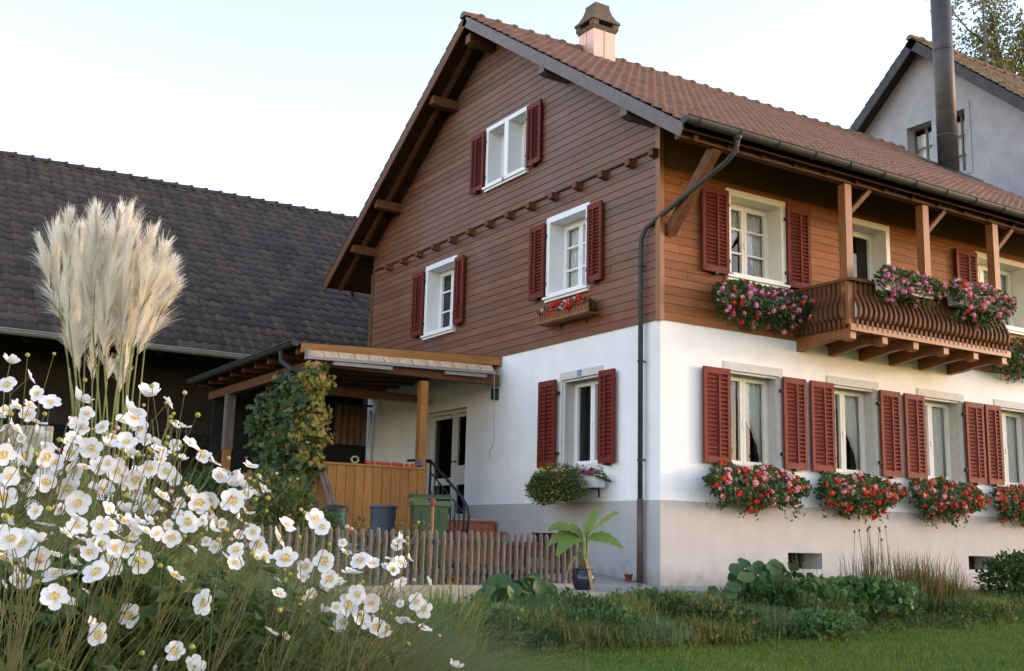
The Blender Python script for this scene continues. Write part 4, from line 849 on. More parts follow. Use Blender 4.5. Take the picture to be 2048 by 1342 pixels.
while t < fl_:
    L = rr.uniform(.7, 1.2); p0 = fpt(t, .13); p1 = fpt(min(t + L - .006, fl_), .13); q0 = fpt(t, -.12); q1 = fpt(min(t + L - .006, fl_), -.12); zt = .045 + rr.uniform(-.006, .004)
    b.hexa([(*p0, -.4), (*p1, -.4), (*q1, -.4), (*q0, -.4), (*p0, zt), (*p1, zt), (*q1, zt), (*q0, zt)]); t += L
o = b.build('low_stone_wall', M['stone_wall']); tag(o, 'low pale sandstone wall carrying the picket fence', 'wall')

def wheelie(c):
    t = thing('wheelie_bin', c, 'green wheelie bin with lighter rim between porch parapet and fence', 'bin'); x, y, z = c; yw = -.35
    def Rr(px, py, pz): return (x + px * math.cos(yw) - py * math.sin(yw), y + px * math.sin(yw) + py * math.cos(yw), z + pz)
    b = MB(); w0, d0, w1_, d1_, h = .175, .20, .22, .25, .93
    b.hexa([Rr(-w0, -d0, .06), Rr(w0, -d0, .06), Rr(w0, d0, .06), Rr(-w0, d0, .06), Rr(-w1_, -d1_, h), Rr(w1_, -d1_, h), Rr(w1_, d1_, h), Rr(-w1_, d1_, h)])
    for k in (-.5, .5): b.hexa([Rr(k * w0 - .012, -d0 - .012, .1), Rr(k * w0 + .012, -d0 - .012, .1), Rr(k * w0 + .012, -d0 + .02, .1), Rr(k * w0 - .012, -d0 + .02, .1), Rr(k * w1_ - .012, -d1_ - .01, h - .08), Rr(k * w1_ + .012, -d1_ - .01, h - .08), Rr(k * w1_ + .012, -d1_ + .02, h - .08), Rr(k * w1_ - .012, -d1_ + .02, h - .08)])
    b.build('bin_body', M['bin'], t)
    b = MB(); w, d = .24, .275; b.hexa([Rr(-w, -d, .90), Rr(w, -d, .90), Rr(w, d, .90), Rr(-w, d, .90), Rr(-w, -d, .965), Rr(w, -d, .965), Rr(w, d, .965), Rr(-w, d, .965)]); b.build('bin_rim', M['bin_rim'], t)
    b = MB(); b.prism([(-.31, .985), (.29, 1.01), (.29, 1.03), (.16, 1.055), (-.08, 1.05), (-.27, 1.025), (-.31, 1.0)], lambda p, k: Rr(k, p[0], p[1]), -.25, .25); b.build('bin_lid', M['bin'], t)
    b = MB(); b.tube([Rr(-.2, .28, .9), Rr(-.17, .35, .95), Rr(.17, .35, .95), Rr(.2, .28, .9)], .016, 8); b.build('bin_handle', M['bin'], t)
    for s in (-1, 1): b = MB(); b.tube([Rr(s * .20, .2, .10), Rr(s * .24, .2, .10)], .10, 18); b.build('wheel', M['black_lid'], t)
pb = at(857, 1050, 14.35); wheelie((float(pb[0]), float(pb[1]), .03))
def barrel(name, u, v, dep, r, h, m, lid, label):
    p = at(u, v, dep); z0 = .03; t = thing(name, (p[0], p[1], z0), label, 'barrel')
    zt = float(p[2]); hh = zt - z0
    b = MB(); b.lathe((p[0], p[1], z0), [(r * .80, 0), (r * .88, hh * .2), (r * .98, hh * .6), (r, hh * .9), (r * 1.04, hh * .93), (r * 1.04, hh)], 28, False); b.lathe((p[0], p[1], z0), [(r * .99, hh - .01), (.001, hh - .015)], 28, False); b.build('barrel_body', m, t, True)
    b = MB()
    if lid: b.lathe((p[0], p[1], zt), [(r * 1.1, -.03), (r * 1.12, .0), (r * 1.02, .035), (r * .5, .05), (.001, .055)], 28, False); b.build('barrel_lid', M['black_lid'], t, True)
    else:
        b.lathe((p[0], p[1], zt), [(r * 1.04, -.03), (r * 1.09, -.025), (r * 1.09, .01), (r * 1.0, .015), (r * .98, -.02)], 28, False); b.build('barrel_rim', m, t, True)
barrel('rain_barrel', 767, 1013, 14.6, .165, .8, M['barrel_grey'], False, 'blue grey tub without a lid in front of the plank parapet')
barrel('rain_barrel', 671, 1018, 13.6, .14, .8, M['barrel_green'], True, 'dark green lidded barrel at the left foot of the plank parapet')
# orange garden stake
p = at(865, 1008, 13.4); q = (float(p[0]), float(p[1]), .03); t = thing('garden_stake', q, 'slim wooden garden stake with a red cap in front of the green bin', 'stake')
b = MB(); b.tube([q, (q[0] + .005, q[1], p[2])], .018, 8); b.build('stake_rod', M['wood_orange'], t)
b = MB(); b.lathe((q[0] + .005, q[1], p[2] - .02), [(.02, 0), (.034, .01), (.036, .06), (.025, .08), (.001, .085)], 12, False); b.build('stake_cap', M['clay_pot'], t)
# planter trough at the gable foot
t = thing('planter_trough', (-.35, 2.2, .1), 'brown planter trough on legs against the gable wall behind the fence end', 'planter')
b = MB(); b.hexa([(-.50, 1.75, .30), (-.18, 1.75, .30), (-.18, 2.65, .30), (-.50, 2.65, .30), (-.55, 1.72, .50), (-.15, 1.72, .50), (-.15, 2.68, .50), (-.55, 2.68, .50)]); b.build('trough', M['box_brown'], t)
for y in (1.85, 2.55):
    for x in (-.45, -.22): b = MB(); b.box(x - .025, x + .025, y - .025, y + .025, .05, .30); b.build('leg', M['wood_grey'], t)
b = MB(); b.lathe((-.34, 2.15, .501), [(.12, 0), (.15, .06), (.155, .12), (.17, .125), (.17, .14), (.14, .14), (.13, .10), (.001, .10)], 18, False); o = b.build('flower_bowl', M['black_lid'], None, True); tag(o, 'dark round bowl standing on the brown planter trough', 'bowl')
p = atX(1257, 1162, -.17); zz0 = float(pave_z(0, p[1])); b = MB(); b.lathe((-.17, p[1], zz0), [(.035, 0), (.05, .08), (.056, .08), (.056, .10), (.045, .10), (.042, .07), (.001, .07)], 16, False); o = b.build('small_flower_pot', M['clay_pot'], None, True); tag(o, 'small empty red plant pot beside the brown downpipe foot', 'pot')
# glazed pot with the banana
PP = (-1.80, -.82, 0.0)
b = MB(); b.lathe(PP, [(.07, 0), (.10, .02), (.125, .09), (.128, .14), (.11, .19), (.095, .205), (.115, .225), (.118, .235), (.09, .235), (.085, .20), (.001, .19)], 28, False)
o = b.build('glazed_pot', M['glaze'], None, True); tag(o, 'dark blue glazed pot holding the banana plant on the paving', 'pot')
# pale wall far left behind the flowers
p0 = at(-120, 846, 12.5); p1 = at(105, 852, 12.3); b = MB(); b.hexa([(p0[0], p0[1], -.3), (p1[0], p1[1], -.3), (p1[0] + .05, p1[1] + .2, -.3), (p0[0] + .05, p0[1] + .2, -.3), (p0[0], p0[1], p0[2]), (p1[0], p1[1], p1[2]), (p1[0] + .05, p1[1] + .2, p1[2]), (p0[0] + .05, p0[1] + .2, p0[2])]); o = b.build('garden_wall', M['stone_wall']); tag(o, 'pale rough garden wall behind the anemones on the far left', 'wall')
# ================================================================== PLANT HELPERS
def unit(a): return a / np.maximum(np.linalg.norm(a, axis=-1, keepdims=True), 1e-9)
def rdirs(n, rg): return unit(rg.normal(size=(n, 3)))
def leaf_arrays(P, D, N, L, Wd, fold=.25):
    """folded diamond leaves: base, right, tip, left (two triangles sharing the midrib)"""
    D = unit(D); S = unit(np.cross(D, N)); N2 = np.cross(S, D); L = np.broadcast_to(L, (len(P),))[:, None]; Wd = np.broadcast_to(Wd, (len(P),))[:, None]
    mid = P + D * L * .45
    V = np.stack([P, mid + S * Wd * .5 + N2 * Wd * fold, P + D * L, mid - S * Wd * .5 + N2 * Wd * fold], 1).reshape(-1, 3)
    i = np.arange(len(P))[:, None] * 4
    return V, np.concatenate([i + [0, 1, 2], i + [0, 2, 3]], 0)
def hex_leaf_arrays(P, D, N, R, cup=.15):
    """rounded lobed leaf: fan of 7 rim points round a centre"""
    D = unit(D); S = unit(np.cross(D, N)); N2 = np.cross(S, D); R = np.broadcast_to(R, (len(P),))[:, None]
    ang = [-2.6, -1.7, -.85, 0, .85, 1.7, 2.6]; rr = [.85, 1, .92, 1.08, .92, 1, .85]
    vs = [P] + [P + (D * (math.cos(a) * r) + S * (math.sin(a) * r)) * R + N2 * R * cup for a, r in zip(ang, rr)]
    V = np.stack(vs, 1).reshape(-1, 3); i = np.arange(len(P))[:, None] * 8
    return V, np.concatenate([i + [0, k, k + 1] for k in range(1, 7)], 0)
def blade_arrays(B, az, L, Wd, lean, curve, seg=3, rg=None, twist=None):
    n = len(B); L = np.broadcast_to(L, (n,)); Wd = np.broadcast_to(Wd, (n,)); lean = np.broadcast_to(lean, (n,)); curve = np.broadcast_to(curve, (n,))
    H = np.stack([np.cos(az), np.sin(az), np.zeros(n)], -1); tw = az + math.pi / 2 + (twist if twist is not None else 0)
    S = np.stack([np.cos(tw), np.sin(tw), np.zeros(n)], -1); rows = []
    for k in range(seg + 1):
        t = k / seg; hx = (lean * t + curve * t * t) * L; vz = (t * np.sqrt(np.maximum(1 - lean ** 2, .1)) - .55 * curve * t ** 3) * L
        c = B + H * hx[:, None] + np.array([0, 0, 1.0]) * vz[:, None]; w = (Wd * (1 - t ** 1.8 * .96) * (.6 + .4 * min(1, t * 4)))[:, None] * .5
        rows += [c - S * w, c + S * w]
    V = np.stack(rows, 1).reshape(-1, 3); st = 2 * (seg + 1); i = np.arange(n)[:, None] * st
    F = np.concatenate([i + [2 * k, 2 * k + 1, 2 * k + 3, 2 * k + 2] for k in range(seg)], 0)
    return V, F
def cat_arrays(parts):
    V = []; F = []; o = 0
    for v, f in parts: V.append(v); F.append(f + o); o += len(v)
    return np.concatenate(V), np.concatenate(F)
def lumpy(n, c, r, rg, lobes=9, inner=.35):
    """points through a lumpy volume made of sub-lobes; returns positions and outward directions"""
    c = np.array(c, float); r = np.array(r, float); K = rdirs(lobes, rg) * rg.uniform(.25, .72, (lobes, 1)); K[:, 2] = np.abs(K[:, 2]) * .9 - .15
    ks = rg.integers(0, lobes, n); lr = rg.uniform(.30, .55, lobes)[ks][:, None]; d = rdirs(n, rg); u = rg.uniform(inner, 1, (n, 1)) ** .5
    p = K[ks] + d * u * lr; out = unit(.6 * d + .6 * p)
    return c + p * r, out
def bush(name, label, cat, c, r, n, size, m, seed, group=None, stem=True, lobes=9, kind='leaf', asp=.6, up=.3, ground=None):
    rg = np.random.default_rng(seed); gz = float(ground_z(c[0], c[1])) if ground is None else ground
    t = thing(name, (c[0], c[1], gz), label, cat, group)
    P, O = lumpy(n, c, r, rg, lobes); P[:, 2] = np.maximum(P[:, 2], gz + .015)
    D = unit(O + rg.normal(0, .55, (n, 3)) + np.array([0, 0, up])); N = unit(rg.normal(0, .6, (n, 3)) + np.array([0, 0, .9]) + O * .3); s = rg.uniform(.65, 1.25, n) * size
    V, F = leaf_arrays(P, D, N, s, s * asp) if kind == 'leaf' else hex_leaf_arrays(P, D, N, s * .55)
    nbuild('foliage', V, F, m, t)
    if stem:
        b = MB()
        for k in range(7):
            q = P[rg.integers(0, n)]; base = (c[0] + rg.normal(0, r[0] * .15), c[1] + rg.normal(0, r[1] * .15), gz - .02); mid = [(a + b_) / 2 for a, b_ in zip(base, q)]; mid[2] += .05
            b.tube([base, mid, tuple(q)], [.010, .007, .003], 5)
        b.build('stems', M['stem'], t)
    return t
# ================================================================== LAWN BLADES
n = 170000; rg = np.random.default_rng(3)
x = rg.uniform(-8.5, 11, n); y = rg.uniform(-5.6, -2.1, n); keep = y < lawn_edge(x) + rg.uniform(-.02, .07, n); x, y = x[keep], y[keep]
z = ground_z(x, y); B = np.stack([x, y, z - .004], -1); rel = B - CAM; dp_ = rel @ FW; uu = 1024 + FPX * (rel @ RT) / dp_; vv = 671 - FPX * (rel @ UPV) / dp_
keep = (dp_ > 2) & (uu > -250) & (uu < 2300) & (vv < 1430); B = B[keep]; n = len(B)
pt_ = .5 + .5 * np.sin(B[:, 0] * 3 + np.sin(B[:, 1] * 4)) * np.sin(B[:, 1] * 5 + B[:, 0])
V, F = blade_arrays(B, rg.uniform(0, 6.283, n), rg.uniform(.022, .06, n) * (.75 + .5 * pt_), rg.uniform(.0035, .007, n), rg.uniform(.1, .6, n), rg.uniform(0, .5, n), 2)
o = nbuild('lawn_grass', V, F, M['grass_blade']); tag(o, 'short mown green lawn grass in the foreground', 'grass', kind='stuff')

# ================================================================== WINDOW BOXES
def bloom_mesh(name, r, n, m, seed, pet=.6):
    rg = np.random.default_rng(seed); d = rdirs(n, rg); d[:, 2] = np.abs(d[:, 2]) * rg.choice([1, 1, -1], n); P = d * r * rg.uniform(.6, 1, (n, 1)); T = unit(np.cross(d, rdirs(n, rg)))
    L = r * pet * rg.uniform(.9, 1.3, n); V, F = leaf_arrays(P - T * L[:, None] * .5, T, d, L, L * .95, .1); me = nmesh(name, V, F); me.materials.append(M[m]); return me
BL = {k: [bloom_mesh('flower_head', .046 if k != 'white' else .026, 34, 'fl_' + k, 10 + i, .75) for i in range(3)] for k in ('red', 'pink', 'magenta', 'white', 'purple', 'orange')}
YB = [bloom_mesh('flower_head', .016, 9, 'fl_yellow', 40 + i, 1.1) for i in range(2)]
def flowerbox(Mf, a0, a1, zt, zb, o0, o1, label, group, wts, nb, seed, box='box_white', nleaf=2300, boxz=None, leafs=.05, drop=.10, cat='flower box', ex=.0, rad_=None):
    rg = np.random.default_rng(seed); ac = (a0 + a1) / 2; bz1 = boxz if boxz else zt - .16; oc = (o0 + o1) / 2
    base = Mf(ac, o0 + .02, bz1 - .19); t = thing('flower_box', base, label, cat, group)
    b = MB(); hw = (a1 - a0) / 2 * .78; q0, q1 = o0 + .02, o0 + .20
    b.hexa([Mf(ac - hw + .015, q0 + .01, bz1 - .17), Mf(ac + hw - .015, q0 + .01, bz1 - .17), Mf(ac + hw - .015, q1 - .015, bz1 - .17), Mf(ac - hw + .015, q1 - .015, bz1 - .17), Mf(ac - hw, q0, bz1), Mf(ac + hw, q0, bz1), Mf(ac + hw, q1, bz1), Mf(ac - hw, q1, bz1)])
    b.mbox(Mf, ac - hw - .008, ac + hw + .008, q1 - .006, q1 + .006, bz1 - .025, bz1 + .003); b.build('planter', M[box], t)
    b = MB()
    for f in (-.6, .6): b = MB(); b.mbox(Mf, ac + hw * f - .01, ac + hw * f + .01, .03, q1, bz1 - .19, bz1 - .173); b.mbox(Mf, ac + hw * f - .01, ac + hw * f + .01, .03, .045, bz1 - .30, bz1 - .185); b.build('bracket', M['iron'], t)
    def sample(n, surf):
        u = rg.uniform(-1, 1, n); nz = .5 + .5 * np.sin(u * 7 + seed) ; top = zt + .03 - .20 * np.abs(u) ** 5 - .05 * nz; bot = zb + (zt - zb) * .42 * np.abs(u) ** 3 + .05 * np.sin(u * 9 + seed * 2) + rg.uniform(-.03, .03, n)
        w = rg.beta(1.05, 1.15, n); zz = top + (bot - top) * w
        bul = np.sin(np.clip((zz - zb) / (zt - zb), .05, .98) * math.pi) ** .6; oo = o0 + (o1 - o0) * bul * (rg.uniform(.72, 1.0, n) if surf else rg.uniform(.1, 1, n) ** .6)
        return np.array([Mf(ac + uu_ * (a1 - a0) / 2 * (1 - .10 * abs(q - .4)), o_, z_) for uu_, o_, z_, q in zip(u, oo, zz, w)])
    P = sample(nleaf, False); out = np.array(Mf(0, 1, 0)) - np.array(Mf(0, 0, 0)); D = unit(rg.normal(0, 1, (nleaf, 3)) + out * .4); N = unit(rg.normal(0, .5, (nleaf, 3)) + out * .7 + np.array([0, 0, .6]))
    V, F = hex_leaf_arrays(P, D, N, rg.uniform(.5, 1.15, nleaf) * leafs * .62)
    nd = 16; pr = [(V, F)]        # trailing shoots
    for k in range(nd):
        u = rg.uniform(-.95, .95); L = rg.uniform(.04, drop + .05); m_ = 9; zz = zb + .10 - np.linspace(0, 1, m_) * L * 1.5; Q = np.array([Mf(ac + u * (a1 - a0) / 2 + .03 * math.sin(k + j * .7), o0 + (o1 - o0) * .5 + .02 * math.sin(j), zz[j]) for j in range(m_)]) + rg.normal(0, .014, (m_, 3))
        pr.append(hex_leaf_arrays(Q, rdirs(m_, rg), rdirs(m_, rg), rg.uniform(.012, .024, m_)))
    V, F = cat_arrays(pr); nbuild('foliage', V, F, M['leaf_ger'], t)
    keys = list(wts); pw = np.array([wts[k] for k in keys], float); pw /= pw.sum(); Q = sample(nb, True); org = np.array(base)
    seg_ = rg.uniform(0, 1, (5, len(keys)))
    for k in range(nb):
        fr = int(np.clip((Q[k] - np.array(Mf(a0, 0, 0)))@(np.array(Mf(1, 0, 0)) - np.array(Mf(0, 0, 0))) / (a1 - a0) * 5, 0, 4)); p2 = pw * (.35 + seg_[fr]); p2 /= p2.sum()
        c = keys[rg.choice(len(keys), p=p2)]; me = BL[c][rg.integers(0, 3)]; q = Q[k] - org
        s = rg.uniform(.62, 1.12) * (.7 if rg.random() < .3 else 1)
        inst('flower_head', me, t, q, rg.uniform(0, 6, 3), s)
    return t
gg = 'geranium boxes under the ground floor windows'
flowerbox(Lg, .56, 2.36, 1.59, 1.0, .04, .42, 'geranium box nearest the house corner, ground floor, red blooms thick at its left end', gg, dict(red=.5, pink=.42, magenta=.08), 98, 21)
flowerbox(Lg, 2.64, 4.34, 1.58, 1.0, .04, .42, 'geranium box under the second ground floor window from the house corner', gg, dict(red=.5, pink=.5), 96, 22)
flowerbox(Lg, 4.60, 6.22, 1.60, .98, .04, .42, 'geranium box under the third ground floor window from the house corner', gg, dict(red=.5, pink=.5), 96, 23)
flowerbox(Lg, 6.56, 8.3, 1.58, 1.0, .04, .42, 'ground floor geranium box cut by the right picture edge', gg, dict(red=.62, pink=.38), 90, 24)
flowerbox(Lg, .70, 2.62, 4.12, 3.50, .05, .45, 'pink and magenta geranium box under the upper window left of the balcony', 'geranium boxes on the upper storey', dict(magenta=.55, pink=.2, red=.25), 96, 25)
LB = lambda a, o, z: (a, BYF - .02 - o, z)
flowerbox(LB, 2.78, 4.12, 4.42, 3.93, .04, .36, 'pink geranium box on the left half of the balcony rail', 'geranium boxes on the upper storey', dict(magenta=.6, pink=.35, red=.05), 60, 26, nleaf=1000, boxz=4.2)
flowerbox(LB, 4.34, 5.72, 4.46, 3.80, .04, .40, 'pink and red geranium box on the right half of the balcony rail', 'geranium boxes on the upper storey', dict(magenta=.4, pink=.4, red=.2), 70, 27, nleaf=1200, boxz=4.2)
flowerbox(Lg, 6.55, 8.4, 4.05, 3.35, .05, .45, 'geranium box under the upper window right of the balcony', 'geranium boxes on the upper storey', dict(red=.5, pink=.5), 60, 28)
# lattice box at the gable window
t = flowerbox(G, 1.24, 2.60, 4.02, 3.76, .03, .30, 'small slatted wooden flower box with red and white flowers under the gable window', None, dict(red=.55, white=.45), 62, 31, 'box_brown', 420, 3.92, .035, .02)
b = MB()
for k in range(30): a = 1.27 + k * .0445; b.mbox(G, a, a + .026, .235, .25, 3.70, 3.90)
b.mbox(G, 1.25, 2.58, .25, .262, 3.865, 3.885); b.mbox(G, 1.25, 2.58, .25, .262, 3.715, 3.735); b.mbox(G, 1.27, 2.56, .04, .23, 3.70, 3.715)
b.build('slat_front', M['wood_orange'], t)
# white box with petunias at the ground floor gable window, bidens ball hanging from it
t = flowerbox(G, .92, 2.2, 1.50, 1.36, .05, .30, 'white window box with crimson petunias and small white flowers under the ground floor gable window', None, dict(purple=.55, white=.45), 40, 32, 'box_white', 350, 1.43, .035, .03)
rg = np.random.default_rng(5); c = np.array([-.42, 1.70, 1.26]); n = 11000
t = thing('bidens_plant', c, 'bushy round trailing plant dotted with small yellow flowers hanging under the gable window', 'plant')
P, O = lumpy(n, c, (.44, .66, .40), rg, 16); D = unit(O + rg.normal(0, .5, (n, 3))); V, F = leaf_arrays(P, D, unit(rg.normal(size=(n, 3)) + O), rg.uniform(.025, .05, n), .02); nbuild('foliage', V, F, M['leaf_shrub'], t)
for k in range(90):
    d = rdirs(1, rg)[0]; 
    if d[0] > .3: d[0] *= -1
    inst('flower_head', YB[k % 2], t, d * np.array([.38, .58, .35]) * rg.uniform(.8, 1.0), rg.uniform(0, 6, 3), rg.uniform(.7, 1.2))

# ================================================================== VINE AND SHRUBS BY THE PORCH
rg = np.random.default_rng(8); t = thing('vine', (-3.2, 3.9, .05), 'climbing vine turning yellow on the porch corner post and darker green along its side', 'vine')
def vine_part(name, pts_fn, n, m, s):
    P, O = pts_fn(n); D = unit(rg.normal(0, .6, (n, 3)) + np.array([0, 0, -.8]) + O * .3); N = unit(O + rg.normal(0, .45, (n, 3)) + np.array([0, 0, .25])); V, F = hex_leaf_arrays(P, D, N, rg.uniform(.5, 1.15, n) * s, -.12); nbuild(name, V, F, M[m], t)
def vy(n):
    h = rg.uniform(0, 1, n) ** .9; z = 1.48 + h * 1.5; w = .25 + .06 * np.sin(z * 7) + .05 * np.sin(z * 17) - .08 * (h > .9); a = rg.uniform(0, 6.283, n); r = rg.uniform(.5, 1, n)
    O = np.stack([np.cos(a), np.sin(a), 0 * a], -1); P = np.stack([-3.20 + np.cos(a) * w * r * 1.0, 3.86 + np.sin(a) * w * r * .8, z], -1); return P, unit(O + np.array([-.2, -.5, 0]))
vine_part('foliage', vy, 1000, 'leaf_vine_y', .050)
def vg(n):
    y = 3.7 + 2.0 * rg.uniform(0, 1, n) ** 1.0; top = 2.98 - .22 * (y - 3.7) + .1 * np.sin(y * 6); z = 1.0 + (top - 1.0) * rg.uniform(0, 1, n); x = -3.33 + rg.normal(0, .10, n) - .08 * np.sin(z * 5 + y * 4)
    return np.stack([x, y, z], -1), np.broadcast_to(np.array([-.75, -.6, .2]), (n, 3))
vine_part('foliage', vg, 3400, 'leaf_vine_g', .055)
b = MB(); b.tube([(-3.3, 3.8, 0), (-3.22, 3.80, .8), (-3.18, 3.84, 1.5), (-3.2, 3.86, 2.2), (-3.2, 3.86, 2.8)], [.035, .03, .025, .02, .01], 7); b.tube([(-3.25, 3.85, .1), (-3.4, 4.2, 1.2), (-3.35, 4.8, 2.2)], [.03, .02, .01], 6); b.build('stem', M['bark'], t)
p = at(565, 985, 12.6); bush('shrub', 'leafy shrub with reddening tips in front of the porch corner', 'shrub', (p[0], p[1], .62), (.52, .5, .85), 2600, .075, M['leaf_shrub'], 41, lobes=14, ground=.03)
p = at(655, 1035, 13.0); bush('shrub', 'small grey green bush beside the green barrel', 'shrub', (p[0], p[1], .55), (.22, .22, .55), 600, .06, M['leaf_shrub'], 42, ground=.03)
p = at(425, 930, 15.5); bush('shrub', 'dark bush in the shade of the barn left of the porch post', 'shrub', (p[0], p[1], .9), (.7, .5, .9), 900, .09, M['leaf_dark'], 43, ground=0)
# low plants behind the fence
for k, (u, v, dep, s, m, lab) in enumerate(((725, 1052, 13.3, .26, 'leaf_shrub', 'low straggly plant with red berries left of the grey tub'), (790, 1055, 13.0, .24, 'leaf_shrub', 'low green plant with reddish leaves in front of the grey tub'), (835, 1060, 13.0, .20, 'grass_brown', 'dry orange leaved plant at the foot of the green bin'),
        (900, 1130, 13.0, .28, 'leaf_dark', 'dark green plant behind the fence before the steps'), (1060, 1140, 13.6, .26, 'leaf_mid', 'grey green herb behind the right fence end'), (640, 1090, 12.3, .3, 'leaf_dark', 'dark plant behind the left part of the fence'), (985, 1150, 13.2, .22, 'leaf_dark', 'low dark plant behind the fence under the steps'))):
    p = at(u, v, dep); z = max(.18, float(p[2])); bush('garden_plant', lab, 'plant', (p[0], p[1], z * .62), (s, s, z * .75), 420, .05, M[m], 50 + k, ground=.04)
t0 = at(885, 1160, 12.2); t = thing('nasturtium', (t0[0], t0[1], .02), 'few bright orange nasturtium flowers at the foot of the picket fence', 'plant')
P = np.array([t0[0], t0[1], .08]) + RNG.normal(0, .07, (60, 3)) * [1.6, .6, .5]; V, F = hex_leaf_arrays(P, rdirs(60, RNG), unit(RNG.normal(0, .4, (60, 3)) + [0, 0, 1]), RNG.uniform(.015, .03, 60)); nbuild('foliage', V, F, M['leaf_mid'], t)
for d in ((-.07, -.08, .05), (.05, -.1, .10), (.03, -.1, .03), (.16, -.08, .07), (.10, -.1, .15)): inst('flower_head', BL['orange'][0], t, d, (d[0] * 9, 1, 2), .8)

# ================================================================== BANANA
t = thing('banana_plant', (PP[0], PP[1], .195), 'young banana plant with broad arching leaves in the blue pot', 'banana plant')
b = MB(); base = Vector((PP[0], PP[1], .19))
for k, (dx, dy, h, r) in enumerate(((0, 0, .52, .035), (.035, -.02, .45, .022), (-.03, .02, .42, .022), (.05, .02, .40, .014))): b.tube([base + Vector((dx * .6, dy, 0)), base + Vector((dx, dy, h * .5)), base + Vector((dx * 1.2, dy, h))], [r, r * .85, r * .5], 9)
b.build('stem', M['stem_green'], t, True)
def banana_leaf(dirx, rise, L, wid, droop, m='leaf_banana', z0=.55, fold=.2, tilt=0.0):
    d = RT * dirx[0] + np.array([FW[0], FW[1], 0]) * dirx[1]; d[2] = 0; d = d / np.linalg.norm(d); s = np.array([-d[1], d[0], 0]); V = []; ns = 14; rg_ = np.random.default_rng(int(abs(dirx[0]) * 100 + L * 1000))
    for i in range(ns + 1):
        q = i / ns; c = np.array(base) + np.array([0, 0, z0 - .19]) + d * L * (q * .96) + np.array([0, 0, 1]) * L * (rise * q - droop * q * q)
        w = wid * (0.10 if q < .1 else math.sin(min(1, (q - .05) / .95) * math.pi) ** .55) * .5 + .004; wv = .008 * math.sin(i * 2.3) + rg_.uniform(-.004, .004)
        for sg in (-1, -.5, 0, .5, 1): V.append(c + s * w * sg * math.cos(tilt) + np.array([0, 0, 1]) * (abs(sg) * w * fold + wv * abs(sg) + sg * w * math.sin(tilt)))
    k = np.arange(4)[None, :] + np.arange(ns)[:, None] * 5; return nbuild('leaf', V, np.stack([k, k + 1, k + 6, k + 5], -1).reshape(-1, 4), M[m], t, True)
banana_leaf((1, -.15), .32, .46, .15, .50, tilt=.8); banana_leaf((.8, -.2), 1.05, .42, .13, .3, tilt=.6); banana_leaf((.2, .3), 1.25, .36, .11, .2, tilt=.3); banana_leaf((-.8, -.2), .95, .44, .14, .75, tilt=-.7); banana_leaf((-1, -.1), .55, .44, .15, .75, tilt=-.8); banana_leaf((-.5, .3), 1.1, .3, .16, .8, tilt=-.6); banana_leaf((-.9, -.5), .25, .38, .18, .75, tilt=-.8)
banana_leaf((-.6, -.3), .1, .26, .06, 1.5, 'banana_dry', .42); banana_leaf((.3, -.5), .1, .2, .05, 2.2, 'banana_dry', .36)

# ================================================================== FLOWER BED IN FRONT OF THE HOUSE
def bedy(u, y):      # places a plant between the path kerb and the lawn edge
    ne = np.interp(u, [900, 1100, 1300, 1500, 1700, 2048], [-3.8, -3.79, -3.75, -3.15, -2.98, -2.68]); oe = np.interp(u, [900, 1100, 1300, 1500, 1700, 2048], [-3.15, -3.1, -3.0, -2.9, -2.75, -2.25])
    return float(-1.3 + (y + 1.3) * (ne + 1.3) / (oe + 1.3)) if y < -1.3 else y
def feathery(u0, u1, y, vtop, n, seed, label, m='leaf_fine', dy=.35, L=.10, wd=.0042, lean=.35, nm='feathery_plant', grp='feathery plants in the long flower bed'):
    y = bedy((u0 + u1) / 2, y); rg = np.random.default_rng(seed); pa = atY(u0, 1230, y); pb_ = atY(u1, 1230, y); x0, x1 = pa[0], pb_[0]; ztop = float(atY((u0 + u1) / 2, vtop, y)[2]); xc = (x0 + x1) / 2; gz = float(ground_z(xc, y)); H = max(.12, ztop - gz)
    t = thing(nm, (xc, y, gz), label, 'plant', grp)
    a = rg.uniform(-1, 1, n); bb = rg.normal(0, .42, n); h = rg.uniform(0, 1, n) ** .62; env = np.sqrt(np.clip(1 - np.abs(a) ** 2.4 * .55, .1, 1)) * (.84 + .16 * np.sin(a * 6 + seed) + .10 * np.sin(a * 15 + seed * 3))
    P = np.stack([xc + a * (x1 - x0) / 2 * (.8 + .35 * h), y + bb * dy, gz + H * h * env * .92], -1)
    V, F = blade_arrays(P, rg.uniform(0, 6.283, n), rg.uniform(.5, 1.3, n) * L, wd, rg.uniform(.1, .8, n), rg.uniform(-.1, .5, n), 2); pr = [(V, F)]
    ns = 60; B = np.stack([xc + rg.uniform(-.85, .85, ns) * (x1 - x0) / 2, y + rg.normal(0, .4, ns) * dy, np.full(ns, gz)], -1)
    pr.append(blade_arrays(B, rg.uniform(0, 6.283, ns), H * rg.uniform(.7, 1.1, ns), .006, rg.uniform(0, lean, ns), rg.uniform(0, .2, ns), 2)); V, F = cat_arrays(pr); nbuild('foliage', V, F, M[m], t); return t
